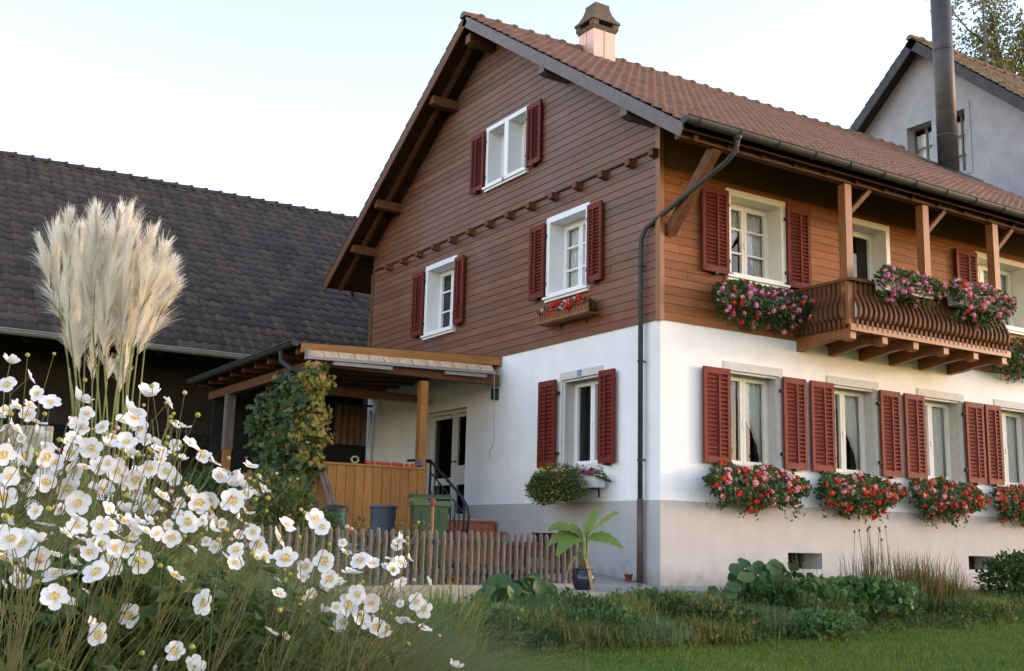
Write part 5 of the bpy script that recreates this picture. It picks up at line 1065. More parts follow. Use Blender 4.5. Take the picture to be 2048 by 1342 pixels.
FE = [(930, 1060, -2.75, 1225, 'feathery clump right of the daylily'), (1040, 1170, -2.55, 1205, 'feathery clump below the picket fence end, reaching the big round leaves'), (1150, 1270, -2.35, 1195, 'feathery clump in front of the blue pot'), (1235, 1350, -2.2, 1178, 'tall feathery clump before the downpipe foot'),
      (1330, 1440, -2.05, 1185, 'feathery clump before the house corner'), (1080, 1210, -2.85, 1258, 'low feathery clump at the lawn edge below the blue pot'), (1200, 1330, -2.85, 1250, 'low feathery clump with dry stems at the lawn edge'), (1320, 1450, -2.65, 1235, 'low feathery clump at the lawn edge left of the round leaved mound'), (1430, 1560, -2.6, 1215, 'feathery clump at the foot of the round leaved mound'), (1560, 1660, -2.3, 1190, 'feathery clump between round leaves and cranesbill'), (1850, 1980, -2.05, 1195, 'low feathery clump left of the dark bush at the right')]
for k, (u0, u1, y, vt, lab) in enumerate(FE): feathery(u0, u1, y, vt + (4 if 1100 < u0 < 1440 else -4), 5200, 60 + k, lab, m=['leaf_fine', 'leaf_fine_blue', 'leaf_fine', 'leaf_fine_dry', 'leaf_fine_blue', 'leaf_fine_dry', 'leaf_fine_blue', 'leaf_fine', 'leaf_fine_blue', 'leaf_fine', 'leaf_fine'][k], L=.13, wd=.005, dy=.42)
for k, (u, v, y, s, m, lab) in enumerate(((1130, 1265, -2.95, .14, 'leaf_shrub', 'small plant with yellowing leaf tips at the lawn edge left of the dry patch'), (1235, 1240, -2.7, .2, 'grass_brown', 'brown seeded plant in the middle of the flower bed'), (1385, 1250, -2.85, .22, 'grass_brown', 'dry brown tangled plant at the lawn edge'), (1300, 1262, -2.9, .15, 'leaf_shrub', 'yellow green plant in front of the dry tangle'), (1110, 1297, -3.05, .13, 'leaf_dark', 'low dark rosette at the very edge of the lawn'), (1500, 1275, -2.8, .16, 'leaf_dark', 'dark low plant at the lawn edge under the round leaves'), (1930, 1215, -2.2, .24, 'leaf_mid', 'low light green cushion at the right end of the lawn edge'), (1990, 1212, -2.15, .22, 'leaf_dark', 'low dark cushion under the right hand bush'))):
    y = bedy(u, y); p = atY(u, v, y); gz = float(ground_z(p[0], y)); zt = max(float(p[2]), gz + .10); bush('bed_plant', lab, 'plant', (p[0], y, (gz + zt) / 2 + .02), (s * 1.3, s, (zt - gz) * .75), 380, .045, M[m], 80 + k, 'small plants along the flower bed')
# low mixed growth closing the gaps of the bed
rg = np.random.default_rng(58); n = 30000; x = rg.uniform(-6.5, 9.5, n); t_ = rg.uniform(0, 1, n); y = lawn_edge(x) - .05 + .09 * np.sin(x * 9) * np.sin(x * 4.3) + t_ * (np.where(x > -1, -1.33, -1.6) - lawn_edge(x)); B = np.stack([x, y, ground_z(x, y) + .01], -1); hgt = .07 + .12 * (.5 + .5 * np.sin(x * 2.3 + 1) * np.sin(y * 3 + x)) * (1 - .5 * (t_ < .12))
pa_ = blade_arrays(B, rg.uniform(0, 6.283, n), hgt * rg.uniform(.5, 1.5, n), rg.uniform(.005, .010, n), rg.uniform(.1, .7, n), rg.uniform(0, .6, n), 3)
n2_ = 16000; j_ = rg.integers(0, n, n2_); P = B[j_] + np.stack([0 * hgt[j_], 0 * hgt[j_], hgt[j_] * rg.uniform(.15, 1.0, n2_)], -1); pv = leaf_arrays(P, unit(rg.normal(0, .8, (n2_, 3)) + [0, 0, .2]), unit(rg.normal(0, .5, (n2_, 3)) + [0, -.3, 1]), rg.uniform(.025, .06, n2_), rg.uniform(.015, .035, n2_)); pv = (pv[0], pv[1])
V, F = pa_; o = nbuild('ground_cover', V, F, M['leaf_fine']); tag(o, 'low mixed green blades covering the soil of the flower bed', 'ground cover', kind='stuff')
o = nbuild('ground_cover', pv[0], pv[1], M['leaf_dark']); tag(o, 'small dark leaves covering the soil between the bed plants', 'ground cover', kind='stuff')
for k, (u, v, y, sx, h, lf, mk, lab) in enumerate(((965, 1262, -2.9, .36, .24, .06, 'leaf_mid', 'bright green leafy plant beside the daylily'), (1075, 1262, -2.8, .34, .22, .05, 'leaf_shrub', 'yellowish leafy plant under the low stone wall end'), (1165, 1222, -2.55, .36, .30, .055, 'leaf_dark', 'dark leafy plant in front of the paving corner'), (1215, 1252, -2.85, .30, .24, .05, 'leaf_mid', 'fresh green leafy plant at the lawn edge below the downpipe'),
        (1340, 1205, -2.35, .36, .34, .055, 'leaf_mid', 'green leafy plant before the house corner'), (1405, 1228, -2.6, .38, .32, .06, 'leaf_shrub', 'loose leafy plant left of the round leaved mound'), (1465, 1245, -2.75, .34, .30, .055, 'leaf_dark', 'dark leafy plant at the foot of the round leaved mound'), (1640, 1255, -2.85, .40, .22, .06, 'leaf_mid', 'low leafy plant spilling onto the lawn under the cranesbill'), (1905, 1205, -2.15, .40, .28, .06, 'leaf_mid', 'green leafy plant right of the rust brown grass'))):
    y = bedy(u, y); p = atY(u, v, y); gz = float(ground_z(p[0], y)); bush('leafy_plant', lab, 'plant', (p[0], y, gz + h * .48), (sx * 1.35, .38, h * .95), 1500, lf, M[mk], 180 + k, 'leafy plants in the flower bed', lobes=13)
def bigleaf(name, label, u0, u1, y, v0, v1, n, r, m, seed, dy=.25):
    n = int(n * 1.5); r = r * .85
    rg = np.random.default_rng(seed); pa = atY(u0, v1, y); pb_ = atY(u1, v0, y); xc = (pa[0] + pb_[0]) / 2; hw = (pb_[0] - pa[0]) / 2; gz = float(ground_z(xc, y)); zt = float(pb_[2]); t = thing(name, (xc, y, gz), label, 'plant'); V = []; F = []; b = MB()
    for k in range(n):
        a = rg.uniform(-1, 1); e = math.sqrt(max(0, 1 - a * a * .8)); h = rg.uniform(.15, 1) ** .8; c = np.array([xc + a * hw, y + rg.uniform(-1, .6) * dy, gz + (zt - gz) * (.08 + .82 * h * e)]); out = np.array([a * .5, -.75, .25 + .5 * h]); nrm = unit(out + rg.normal(0, .38, 3)); up = np.array([rg.normal(0, .5), 0, 1.0]); D = unit(up - nrm * (up @ nrm)); S = np.cross(D, nrm); R = r * rg.uniform(.6, 1.2)
        base = len(V); nr, na = 4, 16
        V.append(c - D * R * .35)
        for i in range(1, nr + 1):
            q = i / nr
            for j in range(na):
                th = 2 * math.pi * j / na; rr = R * q * (1 - .22 * (abs(th - math.pi) < .5) * q) * (1 + .05 * math.sin(th * 5 + k)); V.append(c + D * (math.cos(th) * rr * 1.05 - R * .35 * (1 - q)) + S * math.sin(th) * rr * .95 + nrm * (R * .28 * q * q * (.4 + .6 * abs(math.sin(th))) + R * .05 * q * math.sin(th * 6 + k)))
        for j in range(na): F.append((base, base + 1 + j, base + 1 + (j + 1) % na, base + 1 + (j + 1) % na))
        for i in range(nr - 1):
            for j in range(na): o_ = base + 1 + i * na; F.append((o_ + j, o_ + na + j, o_ + na + (j + 1) % na, o_ + (j + 1) % na))
        b.tube([(xc + a * hw * .6, y, gz), tuple((c * .5 + np.array([xc + a * hw * .7, y, gz]) * .5)), tuple(c - D * R * .3)], [.012, .01, .007], 6)
    me = bpy.data.meshes.new('leaves'); org = np.array(t.location); me.from_pydata([tuple(np.asarray(v) - org) for v in V], [], [tuple(dict.fromkeys(f)) for f in F]); me.update(); link('leaves', me, M[m], t, True); b.build('stems', M['stem_green'], t); return t
bigleaf('bergenia', 'clump of large round green leaves leaning on the low stone wall', 955, 1135, -2.25, 1150, 1225, 30, .12, 'leaf_big', 91)
bigleaf('bergenia', 'tall mound of large round leaves before the house corner side', 1440, 1600, -1.95, 1118, 1205, 46, .10, 'leaf_big', 92)
bigleaf('bergenia', 'few round leaves half hidden behind the cranesbill', 1630, 1720, -1.7, 1140, 1175, 10, .07, 'leaf_big', 93)
pc = atY(1690, 1215, -2.45); gz = float(ground_z(pc[0], -2.45)); t = bush('cranesbill', 'broad mound of lobed light green leaves in the right half of the flower bed', 'plant', (pc[0], -2.42, gz + .20), (1.15, .55, .46), 3200, .085, M['leaf_mid'], 95, lobes=16, kind='hex')
pc = atY(1560, 1200, -2.35); gz = float(ground_z(pc[0], -2.35)); bush('bed_plant', 'dense dark leafy plant between the round leaved mound and the cranesbill', 'plant', (pc[0], -2.3, gz + .18), (.55, .38, .42), 1500, .065, M['leaf_dark'], 97, 'small plants along the flower bed', lobes=12)
pc = atY(1790, 1225, -2.3); gz = float(ground_z(pc[0], -2.3)); bush('bed_plant', 'leafy green plant under the rust brown grass clump', 'plant', (pc[0], -2.25, gz + .14), (.6, .35, .30), 1200, .07, M['leaf_mid'], 98, 'small plants along the flower bed', lobes=12)
pc = atY(1010, 1285, -3.4); gz = float(ground_z(pc[0], -3.4)); bush('bed_plant', 'yellow flecked leafy plant right of the daylily', 'plant', (pc[0], -3.4, gz + .12), (.4, .3, .20), 800, .055, M['leaf_shrub'], 99, 'small plants along the flower bed', lobes=12)
pc = atY(1270, 1225, -2.55); gz = float(ground_z(pc[0], -2.55)); bush('bed_plant', 'leafy plant with pale seed heads in the middle of the bed', 'plant', (pc[0], -2.55, gz + .16), (.45, .3, .32), 900, .05, M['leaf_mid'], 100, 'small plants along the flower bed', lobes=12)
pc = atY(2045, 1160, -1.75); gz = float(ground_z(pc[0], -1.75)); bush('shrub', 'dark green bush at the right picture edge in front of the house wall', 'shrub', (pc[0] + .05, -1.75, gz + .32), (.95, .42, .56), 2800, .075, M['leaf_dark'], 96, lobes=12)
def tussock(name, label, u, y, vtop, spread, n, wd, m, seed, lean=.45, curve=.3, gz=None, cat='grass clump', seeds=False, hvar=.5, sx=1.0):
    y = bedy(u, y); rg = np.random.default_rng(seed); p = atY(u, vtop, y); g = float(ground_z(p[0], y)) if gz is None else gz; H = float(p[2]) - g; t = thing(name, (p[0], y, g), label, cat); B = np.stack([p[0] + rg.normal(0, spread * sx, n), y + rg.normal(0, spread * .7, n), np.full(n, g - .01)], -1)
    V, F = blade_arrays(B, rg.uniform(0, 6.283, n), H * rg.uniform(1 - hvar, 1.12, n), rg.uniform(.7, 1.3, n) * wd, rg.uniform(0, lean, n), rg.uniform(0, curve, n), 4); nbuild('blades', V, F, M[m], t)
    if seeds:
        b = MB()
        for k in range(9):
            q0 = B[k]; q1 = q0 + np.array([rg.normal(0, .10), rg.normal(0, .06), H * rg.uniform(1.0, 1.25)]); b.tube([tuple(q0), tuple((q0 + q1) / 2 + [.01, 0, 0]), tuple(q1)], [.006, .004, .003], 5); b.lathe(tuple(q1), [(.003, 0), (.012, .01), (.012, .025), (.003, .035)], 6)
        b.build('seed_stalks', M['bark'], t)
    return t
tussock('ornamental_grass', 'thin brownish grass with dark seed stalks behind the cranesbill', 1735, -1.8, 1085, .15, 260, .010, 'grass_brown', 101, .22, .1, seeds=True)
tussock('ornamental_grass', 'dense rust brown and green grass clump right of the seed stalks', 1830, -1.9, 1098, .24, 800, .012, 'grass_brown', 102, .38, .2)
tussock('ornamental_grass', 'drooping reddish grass clump at the right end of the tall grasses', 1885, -2.0, 1130, .14, 420, .012, 'grass_brown', 103, .5, .5)
tussock('ornamental_grass', 'thin pale grass rising behind the mound of round leaves', 1500, -1.7, 1100, .10, 60, .006, 'grass_tall', 104, .35, .15)
tussock('ornamental_grass', 'sparse pale grass in front of the left cellar opening', 1605, -1.5, 1095, .10, 70, .006, 'grass_tall', 105, .35, .2)
tussock('iris_clump', 'upright sword leaved clump at the foot of the round leaved mound', 1475, -2.75, 1205, .08, 26, .022, 'grass_lily', 106, .25, .1, cat='iris')
tussock('iris_clump', 'sword leaved clump at the lawn edge left of the cranesbill', 1545, -2.85, 1245, .07, 22, .022, 'grass_lily', 107, .35, .2, cat='iris')
tussock('iris_clump', 'sword leaved clump leaning right in front of the cranesbill', 1575, -2.8, 1230, .07, 22, .022, 'grass_lily', 108, .45, .3, cat='iris')
tussock('daylily', 'large arching daylily clump at the left end of the lawn', 898, -3.15, 1150, .10, 300, .019, 'grass_lily', 109, .45, .5, cat='daylily')
tussock('daylily', 'thin upright green blades in front of the low stone wall', 865, -2.4, 1175, .08, 60, .010, 'grass_lily', 110, .25, .25, cat='daylily')
# ================================================================== TREE BEHIND
tp = np.array([27.0, 14.2]); t = thing('tree', (tp[0], tp[1], -.2), 'thin crowned tree with yellowing leaves rising behind the neighbour house', 'tree'); rg = np.random.default_rng(17)
top = atX(1995, 60, 27.0); cz = float(top[2]); tp = top[:2]; t.location = (tp[0], tp[1], -.2)
b = MB(); b.tube([(tp[0], tp[1], -.3), (tp[0] + .1, tp[1], 6), (tp[0] - .1, tp[1] + .1, 12), (tp[0], tp[1], cz - 1)], [.35, .28, .2, .07], 9); b.build('trunk', M['bark'], t); b = MB(); tips = []
for k in range(34):
    z0 = rg.uniform(cz - 7, cz - .8); a = rg.uniform(0, 6.283); L = rg.uniform(1.0, 2.5) * (1 - .5 * (z0 - (cz - 7)) / 7 + .2); p0 = np.array([tp[0], tp[1], z0]); p1 = p0 + np.array([math.cos(a) * L * .55, math.sin(a) * L * .55, L * .5]); p2 = p1 + np.array([math.cos(a) * L * .4, math.sin(a) * L * .4, L * .55]); b.tube([tuple(p0), tuple(p1), tuple(p2)], [.06, .035, .012], 5); tips += [p1, (p1 + p2) / 2, p2]
    for j in range(3): q = p2 + rg.normal(0, .45, 3) + [0, 0, .3]; b.tube([tuple(p1 + (p2 - p1) * rg.uniform(.2, .9)), tuple(q)], [.018, .006], 4); tips.append(q)
b.build('limbs', M['bark'], t); tips = np.array(tips); n = 11000; P = tips[rg.integers(0, len(tips), n)] + rg.normal(0, .26, (n, 3)); V, F = leaf_arrays(P, unit(rg.normal(0, 1, (n, 3)) + [0, 0, -.5]), rdirs(n, rg), rg.uniform(.11, .22, n), .085); nbuild('crown', V, F, M['leaf_tree'], t)

# ================================================================== PAMPAS GRASS
PD = 6.0; pb0 = at(228, 1150, PD); gz = float(ground_z(pb0[0], pb0[1])); pam = thing('pampas_grass', (pb0[0], pb0[1], gz), 'tall pampas grass with a sheaf of creamy feathery plumes standing before the barn', 'pampas grass')
rg = np.random.default_rng(23)
PL_ = [((110, 441), (127, 641), .9), ((142, 417), (138, 650), 1), ((164, 440), (152, 700), .9), ((196, 402), (186, 663), 1), ((244, 410), (208, 715), 1.15), ((260, 408), (238, 712), 1.15), ((277, 438), (243, 697), 1.0), ((311, 449), (268, 690), 1.05), ((337, 482), (262, 700), 1.0), ((350, 514), (274, 712), .9), ((80, 475), (122, 637), .7), ((246, 734), (238, 786), .5), ((356, 560), (290, 689), .7), ((222, 450), (200, 690), 1.1), ((165, 640), (158, 750), .8), ((182, 440), (170, 680), 1.0), ((290, 520), (255, 735), .9), ((196, 585), (184, 772), .7), ((224, 610), (214, 760), .7), ((258, 600), (246, 752), .75), ((140, 600), (150, 742), .65)]
for k, (tp_, bs2, wf) in enumerate(PL_):
    dd = PD + rg.uniform(-.18, .18); T = at(*tp_, dd); Bm = at(*bs2, dd + rg.uniform(-.03, .03)); ax = T - Bm; Lp = np.linalg.norm(ax); n = int(1900 * wf * max(.35, Lp / .7)); bend = np.array(RT) * .05 * wf; az = unit(ax)
    nsb = int(46 * max(.4, Lp / .7)); qs = np.sort(rg.uniform(0, 1, nsb)) ** .9; Rs = rdirs(nsb, rg); Rs = unit(Rs - az * (Rs @ az)[:, None]); Rs = unit(Rs + RT * .30); ss = rg.uniform(.10, .42, nsb); Ll = rg.uniform(.6, 1.5, nsb)
    w_ = rg.integers(0, nsb, n); q = np.clip(qs[w_] + rg.normal(0, .03, n), 0, 1); R1 = unit(Rs[w_] + rg.normal(0, .30, (n, 3)))
    C0 = Bm + ax * q[:, None] * .93 + bend * np.sin(q * math.pi)[:, None] * -.4
    Ls = (.165 * wf * np.sin(np.clip(q * .85 + .15, 0, 1) * math.pi * .86 + .25) ** .8 + .04) * Ll[w_] * rg.uniform(.55, 1.15, n); sp_ = (ss[w_] * rg.uniform(.7, 1.3, n))[:, None]
    rows = []
    for s in range(4):
        f = s / 3; c = C0 + (az * (1 - sp_ * .35) * f + R1 * sp_ * (f + .15 * f * f)) * Ls[:, None] + np.array([0, 0, -1]) * (f ** 2 * Ls * .22)[:, None]; Sd = unit(np.cross(az, R1) + .5 * rdirs(n, rg)) * (.0019 * (1 - f * .75)); rows += [c - Sd, c + Sd]
    V = np.stack(rows, 1).reshape(-1, 3); i = np.arange(n)[:, None] * 8; F = np.concatenate([i + [2 * j, 2 * j + 1, 2 * j + 3, 2 * j + 2] for j in range(3)], 0)
    nbuild('plume', V, F, M['plume'], pam)
    b = MB(); g = np.array([pb0[0] + rg.normal(0, .10), pb0[1] + rg.normal(0, .08), gz]); mid = g + (Bm - g) * .6 + rg.normal(0, .015, 3); b.tube([tuple(g), tuple(mid), tuple(Bm), tuple(Bm + ax * .9)], [.006, .005, .0042, .0015], 6); b.build('stem', M['stem_green'], pam)
n = 700; B = np.stack([pb0[0] + rg.normal(0, .13, n), pb0[1] + rg.normal(0, .13, n), np.full(n, gz)], -1); V, F = blade_arrays(B, rg.uniform(0, 6.283, n), rg.uniform(.9, 1.75, n), rg.uniform(.004, .008, n), rg.uniform(.02, .28, n), rg.uniform(.05, .65, n), 6); nbuild('leaves', V, F, M['grass_tall'], pam)

# ================================================================== TALL GRASS AND GREENERY BEHIND THE ANEMONES (stuff)
n = 34000; rg = np.random.default_rng(31); u = rg.uniform(-150, 815, n); dep = rg.uniform(2.9, 7.0, n); vb = 1300; P = np.array([at(a, vb, d) for a, d in zip(u, dep)]); B = np.stack([P[:, 0], P[:, 1], ground_z(P[:, 0], P[:, 1])], -1)
edge = B[:, 1] < np.where(B[:, 0] > -6, lawn_edge(B[:, 0]) + .3, -2.2); B = B[edge]; u = u[edge]; dep = dep[edge]; n = len(B)
vt = np.interp(u, [-150, 0, 300, 450, 600, 760, 815], [960, 990, 1035, 1085, 1130, 1215, 1290]) + rg.normal(0, 45, n); zt = CAM[2] + (1075 + .022 * (u - 600) - vt) / FPX * dep; L = np.clip(zt - B[:, 2], .12, 1.6)
waz = math.atan2(RT[1], RT[0]); az = waz + rg.normal(0, .9, n); V, F = blade_arrays(B, az, L * rg.uniform(.75, 1.25, n), rg.uniform(.003, .007, n) * (dep / 5), rg.uniform(.1, .65, n), rg.uniform(.2, 1.0, n), 6)
o = nbuild('tall_grass', V, F, M['grass_tall']); tag(o, 'long arching meadow grass growing behind and between the anemones', 'grass', kind='stuff')

# ================================================================== ANEMONES
C2 = """490 145 120|580 130 90s|625 265 140|405 265 110|260 140 100s|115 95 60|435 30 90b|365 370 140|420 440 140|545 375 140s|250 330 110|165 370 80|735 320 110|700 180 90s|940 25 60s|1000 35 55s|940 130 70|1018 120 90s|895 270 105|935 310 90|1150 225 80b|1205 280 80b|1275 330 110b|1345 245 90s|1390 305 50b|1365 385 70b|865 405 110s|1070 440 120|1125 425 105|1250 430 140|1010 540 130|1130 530 110b|1290 530 80b|1360 595 90|1010 385 90b|960 440 70|675 490 120s|700 560 140b|538 565 110|410 535 120b|240 560 110s|10 620 130|115 650 170|215 735 130|300 720 80b|390 765 90b|480 705 100|500 655 70|520 815 150|590 770 130|620 680 100|690 690 60|760 760 130|50 760 100b|80 805 60b|310 830 180s|110 865 150s|295 945 150|365 975 90s|100 1040 70b|700 1040 150|935 835 130b|1095 975 135|1030 690 90b|1105 645 60|925 1060 70s|460 915 60b|485 1100 80b|535 1150 130|940 1235 110|1375 1175 75b|1455 1135 90b|1530 1155 60s|1045 1315 110b|1540 560 110s|1690 525 120|1730 570 95|1490 635 130b|1420 725 90s|1535 740 130|1640 780 90|1745 750 120|1855 710 70b|1935 750 110|1998 765 85|1890 820 110b|1770 850 100|1490 855 50b|1495 930 90s|1620 950 80s|1660 1030 50b|1920 930 110|1992 975 105|1870 985 130|1835 1080 95|1940 1065 110|1796 1130 85b|2022 1105 95|1630 830 70|420 1335 60b|820 1335 50b|1806 1000 65|15 180 130|90 250 150|50 300 120|25 415 130|1230 480 80b|30 40 70|330 600 60b|640 620 70b|200 850 80b|20 880 60b"""
C1 = """40 1050 110|160 1005 100b|200 1095 90|55 930 90s|270 1140 110s|425 1130 110b|465 1200 80|800 1105 130b|690 1180 130b|903 1140 90b|85 1170 80s|145 1205 90|440 1270 90|975 1262 60s|30 1180 60"""
C3 = """130 400 95|78 445 105s|310 520 62b|235 650 115|280 700 115|170 775 130b|20 840 110|285 825 95s|480 1072 95b"""
FL = []
for txt, ox, oy, sc in ((C2, 0, 842, 2.684), (C1, 0, 380, 2.684), (C3, 760, 1000, 3.2)):
    for e in txt.split('|'):
        a, b_, d = e.split(); ty = d[-1] if d[-1] in 'sb' else 'f'; FL.append((float(a) / sc + ox, float(b_) / sc + oy, float(d.rstrip('sb')) / sc, ty))
rg = np.random.default_rng(77)
def petal_flower(seed, npet, cup0=.06, cup1=.34):
    r = np.random.default_rng(seed); V = []; F = []
    for k in range(npet):
        a0 = k * 2 * math.pi / npet + r.normal(0, .10); L = r.uniform(.9, 1.08); Wp = r.uniform(.74, .92) * (1.12 if npet == 5 else .98); cup = r.uniform(cup0, cup1); b = len(V); nu, nv = 6, 6; lift = .012 * (k % 2) * 2; tw = r.normal(0, .16)
        for i in range(nu + 1):
            q = i / nu; w = Wp * (math.sin(min(1, .10 + q * .86) * math.pi * .80) ** .8) * .5 * (1 if q < .93 else .80)
            for j in range(nv + 1):
                s = -1 + 2 * j / nv; xr = .08 + q * (L - .08) - .05 * q * s * s; y = w * s; z = lift + cup * q ** 1.6 + .10 * abs(s) ** 2 * w + .03 * math.sin(q * 5 + k) * s + tw * y * q; V.append((math.cos(a0) * xr - math.sin(a0) * y, math.sin(a0) * xr + math.cos(a0) * y, z))
        m_ = np.arange(nv)[None, :] + np.arange(nu)[:, None] * (nv + 1) + b; F.append(np.stack([m_, m_ + 1, m_ + nv + 2, m_ + nv + 1], -1).reshape(-1, 4))
    me = nmesh('flower', np.array(V) * .5, np.concatenate(F)); me.materials.append(M['petal_white']); me.polygons.foreach_set('use_smooth', np.ones(len(me.polygons), bool)); return me
FM = [petal_flower(200 + k, 5 if k % 3 else 6) for k in range(8)] + [petal_flower(230 + k, 5, -.15, .55) for k in range(4)] + [petal_flower(240 + k, 6, .45, .9) for k in range(3)]
def centre_mesh():
    r = np.random.default_rng(5); n = 120; a = r.uniform(0, 6.283, n); rr = r.uniform(.09, .20, n); P = np.stack([np.cos(a) * rr, np.sin(a) * rr, r.uniform(.05, .11, n)], -1); V, F = leaf_arrays(P, unit(np.stack([np.cos(a), np.sin(a), 0 * a + .8], -1)), np.broadcast_to([0, 0, 1.0], (n, 3)), .05, .045); b = MB(); b.lathe((0, 0, 0), [(.065, .0), (.075, .05), (.05, .095), (.001, .11)], 10, False)
    V2 = np.array(b.v); F2 = np.array([f for q in b.f for f in ((q[0], q[1], q[2]), (q[0], q[2], q[3]))]); me = nmesh('flower_centre', np.concatenate([V, V2]), np.concatenate([F, F2 + len(V)])); me.materials.append(M['petal_centre']); return me
CM = centre_mesh()
bb_ = MB(); bb_.lathe((0, 0, 0), [(.001, -.007), (.005, -.005), (.007, 0), (.006, .004), (.001, .007)], 9, False); BUD = bb_.mesh('bud'); BUD.materials.append(M['bud']); BUDP = BUD.copy(); BUDP.materials.clear(); BUDP.materials.append(M['bud_pink'])
for me in (BUD, BUDP): me.polygons.foreach_set('use_smooth', np.ones(len(me.polygons), bool))
for k in range(75):
    a = rg.uniform(-5, 540) ; FL.append((a, rg.uniform(max(800, 840 + (a - 250) * .35), 1130), rg.uniform(20, 38), 'fsb'[rg.integers(0, 3)]))
for k in range(48):
    a = rg.uniform(-8, 330) ; FL.append((a, rg.uniform(830, 1080), rg.uniform(26, 46), 'ffsb'[rg.integers(0, 4)]))
for k in range(22): FL.append((rg.uniform(620, 830), rg.uniform(1080, 1260), rg.uniform(18, 32), 'fsb'[rg.integers(0, 3)]))
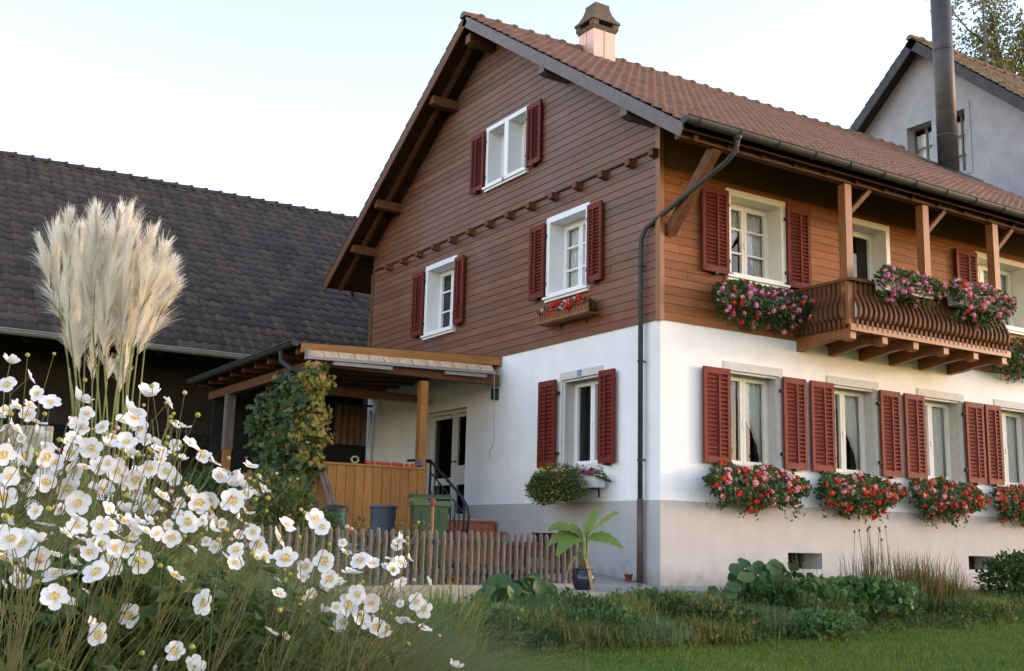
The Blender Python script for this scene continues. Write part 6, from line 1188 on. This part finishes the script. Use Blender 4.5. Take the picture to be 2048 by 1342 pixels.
# group the blooms into plants
cells = {}
for f in FL: cells.setdefault((int(f[0] // 110), int(f[1] > 1040)), []).append(f)
LBL = ['with blooms high on the left', 'with a dense cluster of blooms', 'with wide open flat blooms', 'with nodding side turned blooms']
rgl = np.random.default_rng(99); todc = -FW
for (cu, cv), fl in sorted(cells.items()):
    um = np.mean([f[0] for f in fl]); vm = np.mean([f[1] for f in fl]); dm = 2.55 + um / 860 * .75 + (.0 if cv else .55); pos = []
    for f in fl: dep = dm + rgl.uniform(-.22, .22) + (.55 if f[2] < 32 else 0) * rgl.uniform(.2, 1.2); pos.append(at(f[0], f[1], dep))
    base = at(um - 170, 1200, dm + .05); bx, by = base[0], base[1]; gz = float(ground_z(bx, by))
    where = ('lower ' if cv else 'upper ') + ('row, farthest left' if cu == 0 else 'row, ' + ['first', 'second', 'third', 'fourth', 'fifth', 'sixth', 'seventh', 'eighth'][min(cu, 7)] + ' clump from the left edge')
    t = thing('anemone', (bx, by, gz), 'white flowering anemone in the ' + where, 'anemone', 'white anemones in the left foreground'); sb = MB(); org = np.array([bx, by, gz]); pm = np.mean(pos, 0); hubs = []
    for k_ in range(max(2, min(4, len(fl) // 3))):
        g = np.array([bx + rgl.normal(0, .05), by + rgl.normal(0, .06), gz]); tg = pos[rgl.integers(0, len(pos))] * .5 + pm * .5; h_ = g + (tg - g) * rgl.uniform(.60, .72) + RT * rgl.normal(-.02, .04) + FW * rgl.normal(0, .05); mid = g + (h_ - g) * .5 + RT * rgl.normal(-.03, .03) + FW * rgl.normal(0, .03); sb.tube([tuple(g), tuple(mid), tuple(h_)], [.0030, .0026, .0021], 5); hubs.append(h_)
    for f, p in zip(fl, pos):
        g = np.array([bx + rgl.normal(0, .05), by + rgl.normal(0, .06), gz]); up = {'f': (todc * 1.0 + RT * .25 + UPV * .35), 's': (UPV * .95 + RT * .55 + todc * .18), 'b': (-todc * .45 + RT * .65 + UPV * .75)}[f[3]] + rgl.normal(0, .26, 3); nrm = unit(up); size = f[2] * depth(p) / FPX * (1.04 if f[3] == 'f' else 1.06)
        q = Vector(nrm).to_track_quat('Z', 'Y'); o = inst('flower', FM[rgl.integers(0, 12) if f[3] == 'f' else rgl.integers(0, 15)], t, p - org, (0, 0, 0), size * np.array([1, rgl.uniform(.84, 1.08), rgl.uniform(.8, 1.2)])); q = q @ Matrix.Rotation(rgl.uniform(0, 6.28), 4, 'Z').to_quaternion(); o.rotation_mode = 'QUATERNION'; o.rotation_quaternion = q
        c = bpy.data.objects.new('flower_centre', CM); COL.objects.link(c); c.parent = o; cs_ = rgl.uniform(.68, 1.0); c.scale = (cs_, cs_, cs_)
        h_ = min(hubs, key=lambda q_: np.linalg.norm(q_ - p)); neck = p - nrm * size * .02; m2 = neck - nrm * .05 + np.array([0, 0, -.03]); m1 = h_ + (m2 - h_) * .5 + RT * rgl.normal(.01, .02) + FW * rgl.normal(0, .02) + np.array([0, 0, .02]); sb.tube([tuple(h_), tuple(m1), tuple(m2), tuple(neck)], [.0019, .0016, .0013, .0011], 5)
        if rgl.random() < .5:
            for _ in range(rgl.integers(1, 3)):
                d = p + RT * rgl.normal(.02, .06) + UPV * rgl.uniform(-.02, .09) + FW * rgl.normal(0, .05); inst('bud', BUD if rgl.random() < .85 else BUDP, t, d - org, rgl.uniform(0, 6, 3), rgl.uniform(.7, 1.15)); sb.tube([tuple(m1), tuple((m1 + d) / 2 + RT * .02), tuple(d)], [.0017, .0013, .0010], 4)
    sb.build('stems', M['stem'], t)
    n = 1000; lz = rgl.uniform(0, 1, n) ** .8; hmax = max(.35, (min(vm, 1150) * -1 + 1150) / FPX * dm + .72); P = np.stack([bx + rgl.normal(.06, .20, n), by + rgl.normal(-.06, .17, n), gz + lz * hmax], -1); D = unit(rgl.normal(0, .7, (n, 3)) + [0, 0, -.15]); s = rgl.uniform(.06, .13, n) * (1.15 - .5 * lz); pr = []
    for ang in (-.65, 0, .65):
        S = unit(np.cross(D, [0, 0, 1.0])); pr.append(leaf_arrays(P, unit(D * math.cos(ang) + S * math.sin(ang)), unit(rgl.normal(0, .4, (n, 3)) + [0, 0, 1]), s, s * .52, .2))
    V, F = cat_arrays(pr); nbuild('foliage', V, F, M['leaf_anem'], t)

p = at(45, 985, 8.4); bush('shrub', 'leafy garden shrub in front of the pale wall on the far left', 'shrub', (p[0], p[1], .50), (.95, .5, .80), 3400, .07, M['leaf_shrub'], 141, lobes=14)
p = at(330, 990, 9.2); bush('shrub', 'dark leafy shrub between the pampas grass and the porch corner', 'shrub', (p[0], p[1], .25), (.9, .5, .55), 2200, .07, M['leaf_dark'], 142, lobes=12)
import sys, numpy as np, OpenImageIO as oiio
im=oiio.ImageBuf(sys.argv[1]).get_pixels(oiio.FLOAT); h,w=im.shape[:2]; k=w/2048
for n,(u,v) in dict(skyTL=(300,100),skyTR=(1600,60),gable=(1050,800),long=(1360,700),plong=(1430,1080),pgab=(1060,1060),grass=(1700,1300),tile=(1400,215),gbo=(1000,560),lbo=(1645,500),barn=(560,480),eave=(1500,330),pampas=(220,560)).items():
    a=im[int(v*k)-3:int(v*k)+4,int(u*k)-3:int(u*k)+4,:3].mean((0,1)); print(n,(a*255).astype(int),end=' ')
print()
